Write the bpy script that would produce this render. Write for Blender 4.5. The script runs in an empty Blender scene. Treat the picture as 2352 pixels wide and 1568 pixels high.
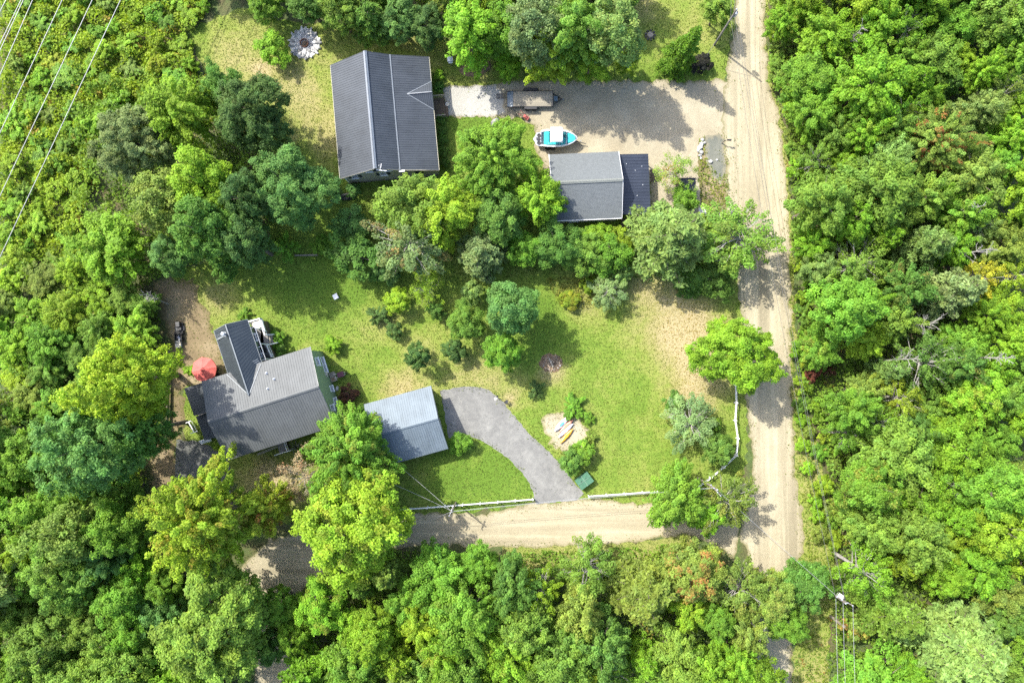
import bpy, bmesh, math, random
import numpy as np
from mathutils import Vector, Matrix, geometry

# ------------------------------------------------------------------ camera, sky, sun, exposure
scene = bpy.context.scene
COL = scene.collection
CAM_H = 90.0
TILT = math.atan(54.0 / 1568.0)
cam_data = bpy.data.cameras.new('camera')
cam_data.sensor_width = 36.0
cam_data.lens = 24.0
cam_data.clip_start = 0.5
cam_data.clip_end = 3000.0
cam = bpy.data.objects.new('camera', cam_data)
cam.location = (0, 0, CAM_H)
cam.rotation_euler = (TILT, 0, 0)
COL.objects.link(cam)
scene.camera = cam

SUN_EL = math.radians(49.0)
SUN_VEC = Vector((-0.781 * math.cos(SUN_EL), 0.625 * math.cos(SUN_EL), math.sin(SUN_EL)))   # towards the sun
world = bpy.data.worlds.new('World')
scene.world = world
world.use_nodes = True
wn = world.node_tree.nodes
wl = world.node_tree.links
wn.clear()
w_out = wn.new('ShaderNodeOutputWorld')
w_bg = wn.new('ShaderNodeBackground')
w_sky = wn.new('ShaderNodeTexSky')
w_sky.sky_type = 'NISHITA'
w_sky.sun_disc = False
w_sky.sun_elevation = SUN_EL
w_sky.sun_rotation = math.atan2(SUN_VEC.x, SUN_VEC.y)
w_sky.air_density = 0.75
w_sky.dust_density = 2.2
w_bg.inputs['Strength'].default_value = 0.15
wl.new(w_sky.outputs[0], w_bg.inputs[0])
wl.new(w_bg.outputs[0], w_out.inputs[0])
sun_data = bpy.data.lights.new('sun', 'SUN')
sun_data.energy = 2.5
sun_data.angle = math.radians(0.55)
sun_data.color = (1.0, 0.955, 0.875)
sun = bpy.data.objects.new('sun', sun_data)
sun.rotation_euler = SUN_VEC.to_track_quat('Z', 'Y').to_euler()
sun.location = SUN_VEC * 150
COL.objects.link(sun)
scene.view_settings.view_transform = 'Standard'
scene.view_settings.look = 'None'
scene.view_settings.gamma = 1.0
scene.view_settings.use_curve_mapping = False
scene.view_settings.exposure = 2.02
scene.cycles.max_bounces = 8
scene.cycles.diffuse_bounces = 5
scene.cycles.glossy_bounces = 3
scene.cycles.transmission_bounces = 4
scene.cycles.use_denoising = False

# ------------------------------------------------------------------ helpers
_c, _s = math.cos(TILT), math.sin(TILT)


def at(u, v, z=0.0):
    """point of the place at height z, from plan coordinates measured on the survey photograph (2352 wide)"""
    dx, dy, dz = (u - 1176.0) / 1568.0, -(v - 784.0) / 1568.0, -1.0
    dy, dz = _c * dy - _s * dz, _s * dy + _c * dz
    t = (z - CAM_H) / dz
    return Vector((dx * t, dy * t, z))


def plan(pts, z=0.0):
    return [tuple(at(u, v, z).xy) for u, v in pts]


def scale_at(z):
    return 1568.0 / (CAM_H - z)


def mesh_object(name, verts, faces, mat=None, parent=None, smooth=False):
    me = bpy.data.meshes.new(name)
    me.from_pydata([tuple(v) for v in verts], [], faces)
    if mat:
        me.materials.append(mat)
    if smooth:
        me.polygons.foreach_set('use_smooth', [True] * len(me.polygons))
    me.update()
    o = bpy.data.objects.new(name, me)
    COL.objects.link(o)
    if parent is not None:
        o.parent = parent
    return o


def tag(o, label=None, cat=None, group=None, kind=None):
    if label:
        o['label'] = label
    if cat:
        o['category'] = cat
    if group:
        o['group'] = group
    if kind:
        o['kind'] = kind
    return o


def thing(name, label, cat, loc=(0, 0, 0), rz=0.0, group=None):
    o = bpy.data.objects.new(name, None)
    o.empty_display_size = 0.3
    o.location = loc
    o.rotation_euler = (0, 0, rz)
    COL.objects.link(o)
    return tag(o, label, cat, group)


def copy_tree(o, parent=None):
    c = o.copy()
    COL.objects.link(c)
    c.parent = parent
    for ch in list(o.children):
        copy_tree(ch, c)
    return c


class MB:
    """collects simple shapes into one mesh"""

    def __init__(self):
        self.v, self.f = [], []

    def add(self, verts, faces):
        n = len(self.v)
        self.v.extend([tuple(p) for p in verts])
        self.f.extend([tuple(i + n for i in f) for f in faces])
        return self

    def box(self, c, s, rz=0.0, rx=0.0, ry=0.0, taper=1.0):
        x, y, z = s[0] / 2, s[1] / 2, s[2] / 2
        pts = []
        M = Matrix.Rotation(rz, 3, 'Z') @ Matrix.Rotation(ry, 3, 'Y') @ Matrix.Rotation(rx, 3, 'X')
        for k in (-1, 1):
            t = taper if k == 1 else 1.0
            for a, b in ((-1, -1), (1, -1), (1, 1), (-1, 1)):
                pts.append(Vector(c) + M @ Vector((a * x * t, b * y * t, k * z)))
        return self.add(pts, [(3, 2, 1, 0), (4, 5, 6, 7), (0, 1, 5, 4), (1, 2, 6, 5), (2, 3, 7, 6), (3, 0, 4, 7)])

    def slab(self, quad, th):
        """closed slab under the polygon 'quad' (counted anticlockwise seen from above)"""
        q = [Vector(p) for p in quad]
        n = (q[1] - q[0]).cross(q[2] - q[0]).normalized()
        m = len(q)
        pts = q + [p - n * th for p in q]
        faces = [tuple(range(m)), tuple(range(2 * m - 1, m - 1, -1))]
        for i in range(m):
            j = (i + 1) % m
            faces.append((i, i + m, j + m, j))
        return self.add(pts, faces)

    def bar(self, p, q, w, h, up=(0, 0, 1)):
        p, q = Vector(p), Vector(q)
        d = (q - p)
        L = d.length
        if L < 1e-6:
            return self
        d.normalize()
        up = Vector(up)
        if abs(d.dot(up)) > 0.98:
            up = Vector((1, 0, 0))
        s = d.cross(up).normalized()
        t = s.cross(d)
        pts = []
        for e in (p, q):
            for a, b in ((-1, -1), (1, -1), (1, 1), (-1, 1)):
                pts.append(e + s * a * w / 2 + t * b * h / 2)
        return self.add(pts, [(0, 1, 2, 3), (7, 6, 5, 4), (0, 4, 5, 1), (1, 5, 6, 2), (2, 6, 7, 3), (3, 7, 4, 0)])

    def tube(self, p, q, r0, r1=None, n=8, cap=True):
        r1 = r0 if r1 is None else r1
        p, q = Vector(p), Vector(q)
        d = (q - p).normalized()
        a = Vector((1, 0, 0)) if abs(d.x) < 0.9 else Vector((0, 1, 0))
        s = d.cross(a).normalized()
        t = d.cross(s)
        pts = []
        for e, r in ((p, r0), (q, r1)):
            for i in range(n):
                w = 2 * math.pi * i / n
                pts.append(e + s * math.cos(w) * r + t * math.sin(w) * r)
        faces = [(i, (i + 1) % n, n + (i + 1) % n, n + i) for i in range(n)]
        if cap:
            faces += [tuple(range(n - 1, -1, -1)), tuple(range(n, 2 * n))]
        return self.add(pts, faces)

    def path(self, pts, r, n=6, taper=1.0):
        m = len(pts) - 1
        for i in range(m):
            k0 = 1 - (1 - taper) * i / m
            k1 = 1 - (1 - taper) * (i + 1) / m
            self.tube(pts[i], pts[i + 1], r * k0, r * k1, n)
        return self

    def lathe(self, prof, n=16, c=(0, 0, 0), axis='Z'):
        pts = []
        for r, z in prof:
            for i in range(n):
                w = 2 * math.pi * i / n
                p = Vector((r * math.cos(w), r * math.sin(w), z))
                if axis == 'Y':
                    p = Vector((p.x, p.z, p.y))
                elif axis == 'X':
                    p = Vector((p.z, p.x, p.y))
                pts.append(p + Vector(c))
        faces = []
        for k in range(len(prof) - 1):
            for i in range(n):
                j = (i + 1) % n
                faces.append((k * n + i, k * n + j, (k + 1) * n + j, (k + 1) * n + i))
        faces.append(tuple(range(n - 1, -1, -1)))
        faces.append(tuple(range((len(prof) - 1) * n, len(prof) * n)))
        return self.add(pts, faces)

    def rock(self, c, s, rng, rz=0.0):
        """an uneven stone: squashed icosahedron"""
        t = (1 + 5 ** 0.5) / 2
        vs = [(-1, t, 0), (1, t, 0), (-1, -t, 0), (1, -t, 0), (0, -1, t), (0, 1, t), (0, -1, -t), (0, 1, -t), (t, 0, -1), (t, 0, 1), (-t, 0, -1), (-t, 0, 1)]
        fs = [(0, 11, 5), (0, 5, 1), (0, 1, 7), (0, 7, 10), (0, 10, 11), (1, 5, 9), (5, 11, 4), (11, 10, 2), (10, 7, 6), (7, 1, 8), (3, 9, 4), (3, 4, 2), (3, 2, 6), (3, 6, 8), (3, 8, 9), (4, 9, 5), (2, 4, 11), (6, 2, 10), (8, 6, 7), (9, 8, 1)]
        M = Matrix.Rotation(rz, 3, 'Z')
        R = Matrix.Rotation(rng.uniform(0, 6), 3, 'Z') @ Matrix.Rotation(rng.uniform(0, 6), 3, 'X')
        pts = []
        for v in vs:
            p = (R @ Vector(v)).normalized() * rng.uniform(0.82, 1.15)
            pts.append(Vector(c) + M @ Vector((p.x * s[0], p.y * s[1], p.z * s[2])))
        return self.add(pts, fs)

    def build(self, name, mat=None, parent=None, smooth=False, label=None, bevel=0.0):
        o = mesh_object(name, self.v, self.f, mat, parent, smooth)
        if bevel:
            bm = bmesh.new()
            bm.from_mesh(o.data)
            es = [e for e in bm.edges if e.is_manifold and len(e.link_faces) == 2 and e.calc_face_angle(0) > 0.6]
            bmesh.ops.bevel(bm, geom=es, offset=bevel, segments=2, profile=0.6, affect='EDGES')
            bm.to_mesh(o.data)
            bm.free()
        if label:
            o['label'] = label
        return o


# ------------------------------------------------------------------ materials
ALB = 0.80      # the tones below were matched at a darker exposure


def dim(c, k=None):
    return tuple(x * (ALB if k is None else k) for x in c[:3])


def srgb(r, g, b):
    f = lambda c: (c / 255 / 12.92) if c / 255 <= 0.04045 else ((c / 255 + 0.055) / 1.055) ** 2.4
    return (f(r), f(g), f(b), 1)


def new_mat(name):
    m = bpy.data.materials.new(name)
    m.use_nodes = True
    return m, m.node_tree.nodes, m.node_tree.links, m.node_tree.nodes['Principled BSDF']


def N(nodes, t, **kw):
    n = nodes.new(t)
    for k, v in kw.items():
        if k in n.inputs.keys() if hasattr(n.inputs, 'keys') else False:
            n.inputs[k].default_value = v
        else:
            setattr(n, k, v)
    return n


def ramp(nodes, stops):
    r = nodes.new('ShaderNodeValToRGB')
    e = r.color_ramp.elements
    while len(e) > 1:
        e.remove(e[-1])
    e[0].position, e[0].color = stops[0][0], (*stops[0][1][:3], 1)
    for p, c in stops[1:]:
        k = e.new(p)
        k.color = (*c[:3], 1)
    return r


def mix(nodes, links, fac, a, b, blend='MIX'):
    m = nodes.new('ShaderNodeMix')
    m.data_type = 'RGBA'
    m.blend_type = blend
    m.clamp_factor = True
    for sock, val in ((m.inputs[0], fac), (m.inputs[6], a), (m.inputs[7], b)):
        if hasattr(val, 'is_output') or isinstance(val, bpy.types.NodeSocket):
            links.new(val, sock)
        elif isinstance(val, (int, float)):
            sock.default_value = val
        else:
            sock.default_value = (*val[:3], 1)
    return m.outputs[2]


def noise(nodes, links, scale, detail=4.0, rough=0.55, vec=None, dist=0.0):
    n = nodes.new('ShaderNodeTexNoise')
    n.inputs['Scale'].default_value = scale
    n.inputs['Detail'].default_value = detail
    n.inputs['Roughness'].default_value = rough
    n.inputs['Distortion'].default_value = dist
    if vec is not None:
        links.new(vec, n.inputs['Vector'])
    return n.outputs['Fac']


def position(nodes, links, scale=(1, 1, 1), rot=(0, 0, 0), obj=True):
    tc = nodes.new('ShaderNodeTexCoord')
    mp = nodes.new('ShaderNodeMapping')
    mp.inputs['Scale'].default_value = scale
    mp.inputs['Rotation'].default_value = rot
    links.new(tc.outputs['Object'], mp.inputs['Vector'])
    return mp.outputs[0]


def sharpen(nodes, links, val, lo, hi):
    m = nodes.new('ShaderNodeMapRange')
    m.inputs['From Min'].default_value = lo
    m.inputs['From Max'].default_value = hi
    links.new(val, m.inputs['Value'])
    return m.outputs[0]


def add_bump(nodes, links, bsdf, height, strength, dist):
    b = nodes.new('ShaderNodeBump')
    b.inputs['Strength'].default_value = strength
    b.inputs['Distance'].default_value = dist
    links.new(height, b.inputs['Height'])
    links.new(b.outputs[0], bsdf.inputs['Normal'])


def plain(name, col, rough=0.6, metal=0.0, var=0.12, scale=3.0, spec=0.4, bump=0.0):
    """a painted, plastic, wooden or metal surface with a little uneven wear"""
    col = dim(col)
    m, n, l, b = new_mat(name)
    p = position(n, l)
    f = noise(n, l, scale, 5, 0.6, p)
    dark = tuple(c * (1 - var) for c in col[:3])
    lite = tuple(min(1, c * (1 + var)) for c in col[:3])
    r = ramp(n, [(0.3, dark), (0.7, lite)])
    l.new(f, r.inputs[0])
    l.new(r.outputs[0], b.inputs['Base Color'])
    b.inputs['Roughness'].default_value = rough
    b.inputs['Metallic'].default_value = metal
    b.inputs['Specular IOR Level'].default_value = spec
    if bump:
        add_bump(n, l, b, noise(n, l, scale * 8, 3, 0.6, p), bump, 0.02)
    return m


def roof_metal(name, col, rough, streak_axis, spec=0.5, var=0.16):
    col = dim(col)
    m, n, l, b = new_mat(name)
    sc = (4.3, 0.25, 1) if streak_axis == 'y' else (0.25, 4.3, 1)
    p = position(n, l, sc)
    f1 = noise(n, l, 1.0, 4, 0.6, p)
    f2 = noise(n, l, 0.5, 4, 0.6, position(n, l))
    r = ramp(n, [(0.3, tuple(c * (1 - var) for c in col[:3])), (0.7, tuple(c * (1 + var) for c in col[:3]))])
    l.new(f1, r.inputs[0])
    c2 = mix(n, l, sharpen(n, l, f2, 0.35, 0.75), r.outputs[0], tuple(c * 1.28 + 0.004 for c in col[:3]))
    l.new(c2, b.inputs['Base Color'])
    b.inputs['Roughness'].default_value = rough
    b.inputs['Specular IOR Level'].default_value = spec
    return m


def shingle_mat(name, a, bcol):
    a, bcol = dim(a), dim(bcol)
    m, n, l, b = new_mat(name)
    p = position(n, l, (3.0, 6.5, 1))
    br = n.new('ShaderNodeTexBrick')
    br.inputs['Scale'].default_value = 1.0
    br.inputs['Color1'].default_value = (*a[:3], 1)
    br.inputs['Color2'].default_value = (*bcol[:3], 1)
    br.inputs['Mortar'].default_value = (*[c * 0.55 for c in a[:3]], 1)
    br.inputs['Mortar Size'].default_value = 0.02
    br.inputs['Brick Width'].default_value = 0.9
    br.inputs['Row Height'].default_value = 1.0
    l.new(p, br.inputs['Vector'])
    f = noise(n, l, 9.0, 5, 0.7, position(n, l))
    c = mix(n, l, sharpen(n, l, f, 0.3, 0.8), br.outputs[0], tuple(x * 1.5 for x in bcol[:3]))
    l.new(c, b.inputs['Base Color'])
    b.inputs['Roughness'].default_value = 0.9
    return m


def leaf_material(name):
    m, n, l, b = new_mat(name)
    oi = n.new('ShaderNodeObjectInfo')
    at_ = n.new('ShaderNodeAttribute')
    at_.attribute_name = 'leafvar'
    sep = n.new('ShaderNodeSeparateColor')
    l.new(at_.outputs['Color'], sep.inputs[0])
    # hue of the single leaf: towards yellow or towards blue-green
    yel = mix(n, l, sep.outputs[1], (0.86, 0.98, 1.12), (1.16, 1.03, 0.80))
    base = mix(n, l, 1.0, oi.outputs['Color'], yel, 'MULTIPLY')
    accf = n.new('ShaderNodeMath')
    accf.operation = 'MULTIPLY'
    l.new(sep.outputs[2], accf.inputs[0])
    l.new(oi.outputs['Alpha'], accf.inputs[1])
    base = mix(n, l, accf.outputs[0], base, (0.36, 0.13, 0.05))
    mul = n.new('ShaderNodeMath')
    mul.operation = 'MULTIPLY_ADD'
    l.new(sep.outputs[0], mul.inputs[0])
    mul.inputs[1].default_value = 1.0
    mul.inputs[2].default_value = 0.50
    hsv = n.new('ShaderNodeHueSaturation')
    l.new(base, hsv.inputs['Color'])
    l.new(mul.outputs[0], hsv.inputs['Value'])
    l.new(hsv.outputs[0], b.inputs['Base Color'])
    b.inputs['Roughness'].default_value = 0.6
    b.inputs['Specular IOR Level'].default_value = 0.18
    tr = n.new('ShaderNodeBsdfTranslucent')
    tcol = mix(n, l, 1.0, hsv.outputs[0], (1.25, 1.25, 0.55), 'MULTIPLY')
    l.new(tcol, tr.inputs[0])
    ms = n.new('ShaderNodeMixShader')
    ms.inputs[0].default_value = 0.44
    l.new(b.outputs[0], ms.inputs[1])
    l.new(tr.outputs[0], ms.inputs[2])
    l.new(ms.outputs[0], n['Material Output'].inputs[0])
    return m


def lawn_material():
    m, n, l, b = new_mat('lawn_grass')
    p = position(n, l)
    a = n.new('ShaderNodeAttribute')
    a.attribute_name = 'dry'
    big = noise(n, l, 0.22, 5, 0.62, p, 0.6)
    mid = noise(n, l, 1.3, 5, 0.65, p, 0.4)
    fine = noise(n, l, 9.0, 4, 0.75, p)
    mow = noise(n, l, 1.0, 3, 0.6, position(n, l, (0.22, 1.7, 1), (0, 0, 0.3)), 0.5)
    add = n.new('ShaderNodeMath')
    add.operation = 'MULTIPLY_ADD'
    l.new(big, add.inputs[0])
    add.inputs[1].default_value = 1.15
    l.new(a.outputs['Fac'], add.inputs[2])
    add2 = n.new('ShaderNodeMath')
    add2.operation = 'MULTIPLY_ADD'
    l.new(mid, add2.inputs[0])
    add2.inputs[1].default_value = 0.62
    l.new(add.outputs[0], add2.inputs[2])
    add3 = n.new('ShaderNodeMath')
    add3.operation = 'MULTIPLY_ADD'
    l.new(mow, add3.inputs[0])
    add3.inputs[1].default_value = 0.3
    l.new(add2.outputs[0], add3.inputs[2])
    r = ramp(n, [(0.34, (0.085, 0.148, 0.018)), (0.46, (0.128, 0.185, 0.028)), (0.57, (0.175, 0.203, 0.046)), (0.72, (0.225, 0.210, 0.078)), (0.95, (0.30, 0.25, 0.135))])
    dv = n.new('ShaderNodeMath')
    dv.operation = 'MULTIPLY'
    l.new(add3.outputs[0], dv.inputs[0])
    dv.inputs[1].default_value = 0.45
    l.new(dv.outputs[0], r.inputs[0])
    c = mix(n, l, sharpen(n, l, fine, 0.25, 0.8), (0.80, 0.82, 0.8), (1.17, 1.16, 1.17))
    c = mix(n, l, 1.0, r.outputs[0], c, 'MULTIPLY')
    l.new(c, b.inputs['Base Color'])
    b.inputs['Roughness'].default_value = 0.95
    b.inputs['Specular IOR Level'].default_value = 0.15
    add_bump(n, l, b, fine, 0.8, 0.08)
    return m


def gravel_material(name, c0, c1, c2, streak=None, edge_col=(0.16, 0.15, 0.06), pebble=14.0, edge_w=1.0):
    """sand or gravel; 'edge' is the distance from the rim, where grass and soil get into it"""
    c0, c1, c2, edge_col = dim(c0), dim(c1), dim(c2), dim(edge_col)
    m, n, l, b = new_mat(name)
    p = position(n, l)
    big = noise(n, l, 0.28, 5, 0.6, p, 0.5)
    mid = noise(n, l, 2.2, 5, 0.7, p)
    fine = noise(n, l, pebble, 3, 0.8, p)
    r = ramp(n, [(0.25, c0), (0.5, c1), (0.78, c2)])
    l.new(big, r.inputs[0])
    col = r.outputs[0]
    if streak:
        st = noise(n, l, 1.0, 4, 0.6, position(n, l, streak), 0.3)
        col = mix(n, l, sharpen(n, l, st, 0.42, 1.05), col, tuple(x * 0.82 for x in c0[:3]))
        st2 = noise(n, l, 1.0, 2, 0.5, position(n, l, tuple(0.33 * x if x > 0.5 else 0.3 * x for x in streak)), 0.1)
        col = mix(n, l, sharpen(n, l, st2, 0.45, 0.75), col, tuple(x * 0.72 for x in c0[:3]))
        col = mix(n, l, sharpen(n, l, st, 0.5, 0.10), col, tuple(min(1, x * 1.04) for x in c2[:3]))
    v = mix(n, l, sharpen(n, l, fine, 0.25, 0.75), (0.80, 0.79, 0.76), (1.12, 1.12, 1.12))
    col = mix(n, l, 1.0, col, v, 'MULTIPLY')
    v2 = mix(n, l, sharpen(n, l, mid, 0.3, 0.75), (0.90, 0.90, 0.88), (1.08, 1.07, 1.05))
    col = mix(n, l, 1.0, col, v2, 'MULTIPLY')
    ea = n.new('ShaderNodeAttribute')
    ea.attribute_name = 'edge'
    k = n.new('ShaderNodeMath')
    k.operation = 'MULTIPLY_ADD'
    l.new(mid, k.inputs[0])
    k.inputs[1].default_value = -1.6 * edge_w
    l.new(ea.outputs['Fac'], k.inputs[2])
    e = sharpen(n, l, k.outputs[0], -0.35 * edge_w, -0.95 * edge_w)
    col = mix(n, l, e, col, edge_col)
    l.new(col, b.inputs['Base Color'])
    b.inputs['Roughness'].default_value = 0.95
    b.inputs['Specular IOR Level'].default_value = 0.2
    add_bump(n, l, b, fine, 0.6, 0.05)
    return m


def asphalt_material(name, base, lite):
    base, lite = dim(base), dim(lite)
    m, n, l, b = new_mat(name)
    p = position(n, l)
    big = noise(n, l, 0.35, 6, 0.65, p, 0.8)
    mid = noise(n, l, 1.8, 5, 0.7, p)
    fine = noise(n, l, 18, 3, 0.8, p)
    r = ramp(n, [(0.3, base), (0.52, tuple((x + y) / 2 for x, y in zip(base, lite))), (0.7, lite)])
    l.new(big, r.inputs[0])
    v = mix(n, l, sharpen(n, l, fine, 0.2, 0.8), (0.78, 0.78, 0.78), (1.18, 1.18, 1.16))
    col = mix(n, l, 1.0, r.outputs[0], v, 'MULTIPLY')
    v2 = mix(n, l, sharpen(n, l, mid, 0.35, 0.7), (0.85, 0.85, 0.85), (1.1, 1.1, 1.08))
    col = mix(n, l, 1.0, col, v2, 'MULTIPLY')
    # cracks
    wob = n.new('ShaderNodeTexNoise')
    wob.inputs['Scale'].default_value = 0.9
    wob.inputs['Detail'].default_value = 5
    l.new(p, wob.inputs['Vector'])
    wm = n.new('ShaderNodeVectorMath')
    wm.operation = 'MULTIPLY_ADD'
    l.new(wob.outputs['Color'], wm.inputs[0])
    wm.inputs[1].default_value = (3.2, 3.2, 0)
    l.new(p, wm.inputs[2])
    vo = n.new('ShaderNodeTexVoronoi')
    vo.feature = 'DISTANCE_TO_EDGE'
    vo.inputs['Scale'].default_value = 0.30
    l.new(wm.outputs[0], vo.inputs['Vector'])
    cr = sharpen(n, l, vo.outputs['Distance'], 0.017, 0.004)
    msk = n.new('ShaderNodeMath')
    msk.operation = 'MULTIPLY'
    l.new(cr, msk.inputs[0])
    l.new(sharpen(n, l, big, 0.44, 0.85), msk.inputs[1])
    col = mix(n, l, msk.outputs[0], col, tuple(x * 0.35 for x in base[:3]))
    l.new(col, b.inputs['Base Color'])
    b.inputs['Roughness'].default_value = 0.9
    b.inputs['Specular IOR Level'].default_value = 0.25
    add_bump(n, l, b, fine, 0.5, 0.03)
    return m


def forest_floor_material():
    m, n, l, b = new_mat('forest_floor')
    p = position(n, l)
    a = noise(n, l, 0.3, 5, 0.65, p, 0.5)
    f = noise(n, l, 4.0, 5, 0.75, p)
    r = ramp(n, [(0.3, (0.085, 0.060, 0.032)), (0.45, (0.070, 0.075, 0.025)), (0.6, (0.055, 0.090, 0.020)), (0.75, (0.10, 0.12, 0.035))])
    l.new(a, r.inputs[0])
    v = mix(n, l, sharpen(n, l, f, 0.25, 0.75), (0.55, 0.55, 0.55), (1.4, 1.4, 1.35))
    c = mix(n, l, 1.0, r.outputs[0], v, 'MULTIPLY')
    l.new(c, b.inputs['Base Color'])
    b.inputs['Roughness'].default_value = 0.95
    add_bump(n, l, b, f, 0.8, 0.1)
    return m


def wood_mat(name, col, axis='x', var=0.25):
    col = dim(col)
    m, n, l, b = new_mat(name)
    sc = (0.6, 9, 9) if axis == 'x' else (9, 0.6, 9)
    f = noise(n, l, 1.5, 5, 0.65, position(n, l, sc))
    oi = n.new('ShaderNodeObjectInfo')
    r = ramp(n, [(0.3, tuple(c * (1 - var) for c in col[:3])), (0.7, tuple(c * (1 + var) for c in col[:3]))])
    l.new(f, r.inputs[0])
    v = mix(n, l, oi.outputs['Random'], (0.85, 0.85, 0.85), (1.15, 1.13, 1.1))
    l.new(mix(n, l, 1.0, r.outputs[0], v, 'MULTIPLY'), b.inputs['Base Color'])
    b.inputs['Roughness'].default_value = 0.8
    return m


def stone_mat(name, dark, lite):
    dark, lite = dim(dark), dim(lite)
    m, n, l, b = new_mat(name)
    oi = n.new('ShaderNodeObjectInfo')
    f = noise(n, l, 3.5, 5, 0.7, position(n, l))
    base = mix(n, l, oi.outputs['Random'], dark, lite)
    v = mix(n, l, sharpen(n, l, f, 0.3, 0.7), (0.7, 0.7, 0.7), (1.2, 1.2, 1.2))
    l.new(mix(n, l, 1.0, base, v, 'MULTIPLY'), b.inputs['Base Color'])
    b.inputs['Roughness'].default_value = 0.9
    add_bump(n, l, b, f, 0.5, 0.05)
    return m


def bark_mat(name, a, c):
    m, n, l, b = new_mat(name)
    f = noise(n, l, 5, 5, 0.7, position(n, l, (2, 2, 0.5)))
    r = ramp(n, [(0.35, a), (0.65, c)])
    l.new(f, r.inputs[0])
    l.new(r.outputs[0], b.inputs['Base Color'])
    b.inputs['Roughness'].default_value = 0.9
    return m


M_LEAF = leaf_material('leaf')
M_LAWN = lawn_material()
M_FLOOR = forest_floor_material()
M_ROAD = gravel_material('dirt_road_sand', (0.344, 0.305, 0.209), (0.407, 0.364, 0.256), (0.461, 0.418, 0.300), (1.7, 0.06, 1), edge_w=1.0)
M_LANE = gravel_material('side_lane_sand', (0.348, 0.307, 0.205), (0.407, 0.362, 0.251), (0.451, 0.408, 0.290), (0.07, 1.5, 1), edge_w=0.9)
M_DRIVE = gravel_material('driveway_gravel', (0.277, 0.241, 0.166), (0.352, 0.312, 0.223), (0.422, 0.384, 0.283), None, pebble=9, edge_w=0.8)
M_STONEDUST = gravel_material('crushed_stone', (0.341, 0.333, 0.304), (0.384, 0.378, 0.347), (0.421, 0.415, 0.392), None, (0.251, 0.222, 0.148), pebble=11, edge_w=0.5)
M_SAND = gravel_material('sandy_soil', (0.292, 0.258, 0.172), (0.361, 0.318, 0.224), (0.430, 0.387, 0.292), None, (0.172, 0.181, 0.043), pebble=8, edge_w=0.9)
M_DIRT = gravel_material('bare_soil', (0.153, 0.117, 0.068), (0.234, 0.184, 0.108), (0.360, 0.297, 0.198), None, (0.117, 0.108, 0.036), pebble=7, edge_w=1.3)
M_DARKGRAVEL = gravel_material('dark_gravel', (0.112, 0.120, 0.105), (0.150, 0.158, 0.135), (0.210, 0.210, 0.180), None, (0.26, 0.23, 0.15), pebble=5, edge_w=1.1)
M_ASPHALT = asphalt_material('old_asphalt', (0.155, 0.155, 0.148), (0.255, 0.253, 0.235))
M_ASPHALT2 = asphalt_material('dark_asphalt', (0.090, 0.095, 0.088), (0.153, 0.153, 0.140))

M_BARK = bark_mat('bark', (0.07, 0.055, 0.04), (0.15, 0.125, 0.10))
M_PALEBARK = bark_mat('pale_bark', (0.17, 0.16, 0.14), (0.32, 0.30, 0.27))
M_ROOF_A = roof_metal('charcoal_roof_metal', (0.040, 0.048, 0.058), 0.55, 'x', 0.4)
M_ROOF_G = roof_metal('grey_roof_metal', (0.084, 0.091, 0.091), 0.62, 'y', 0.35)
M_ROOF_W = roof_metal('dark_slate_roof_metal', (0.027, 0.034, 0.039), 0.42, 'x')
M_ROOF_B = roof_metal('bluegrey_roof_metal', (0.128, 0.161, 0.184), 0.62, 'y', 0.35)
M_ROOF_L = roof_metal('navy_roof_metal', (0.020, 0.026, 0.040), 0.40, 'x')
M_CAP_A = plain('ridge_cap_metal', (0.144, 0.164, 0.184), 0.3, 0.0, 0.1, spec=0.7)
M_CAP_W = plain('slate_ridge_cap', (0.11, 0.135, 0.15), 0.4, 0.0, 0.1, spec=0.6)
M_FLASH = plain('flashing_metal', (0.173, 0.191, 0.203), 0.3, 0.0, 0.12, spec=0.7)
M_SHINGLE_N = shingle_mat('weathered_shingle', (0.083, 0.092, 0.095), (0.113, 0.125, 0.127))
M_RIDGE_S = plain('shingle_ridge', (0.162, 0.174, 0.159), 0.9, var=0.2, scale=6)
M_TANWALL = plain('tan_siding', (0.443, 0.419, 0.320), 0.7, var=0.06)
M_GREENWALL = plain('sage_green_siding', (0.236, 0.322, 0.172), 0.7, var=0.06)
M_GREYWALL = plain('grey_siding', (0.24, 0.22, 0.18), 0.8, var=0.1)
M_WHITE = plain('white_vinyl', (0.80, 0.80, 0.79), 0.5, var=0.04)
M_GLASS = plain('window_glass', (0.03, 0.04, 0.045), 0.08, var=0.2, spec=0.8)
M_SHUTTER = plain('dark_green_shutter', (0.025, 0.045, 0.05), 0.6, var=0.15)
M_BLACK = plain('black_steel', (0.022, 0.023, 0.026), 0.5, var=0.25, spec=0.5)
M_RUBBER = plain('rubber', (0.02, 0.02, 0.02), 0.85, var=0.2)
M_STEELBLUE = plain('blue_steel', (0.07, 0.12, 0.16), 0.45, var=0.25, spec=0.6)
M_GALV = plain('galvanised_steel', (0.42, 0.44, 0.46), 0.35, 0.3, 0.12)
M_RUST = plain('rusty_iron', (0.22, 0.10, 0.06), 0.85, var=0.3, scale=8)
M_DECKWOOD = wood_mat('weathered_plank', (0.30, 0.27, 0.205), 'x', 0.22)
M_BROWNWOOD = wood_mat('brown_plank', (0.115, 0.085, 0.055), 'y', 0.25)
M_GREYWOOD = wood_mat('grey_composite_board', (0.215, 0.205, 0.195), 'y', 0.1)
M_POLE = wood_mat('pole_wood', (0.20, 0.175, 0.145), 'y', 0.3)
M_TIMBER = wood_mat('grey_timber', (0.23, 0.20, 0.16), 'x', 0.25)
M_STONE = stone_mat('fieldstone', (0.176, 0.176, 0.171), (0.704, 0.693, 0.660))
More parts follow.
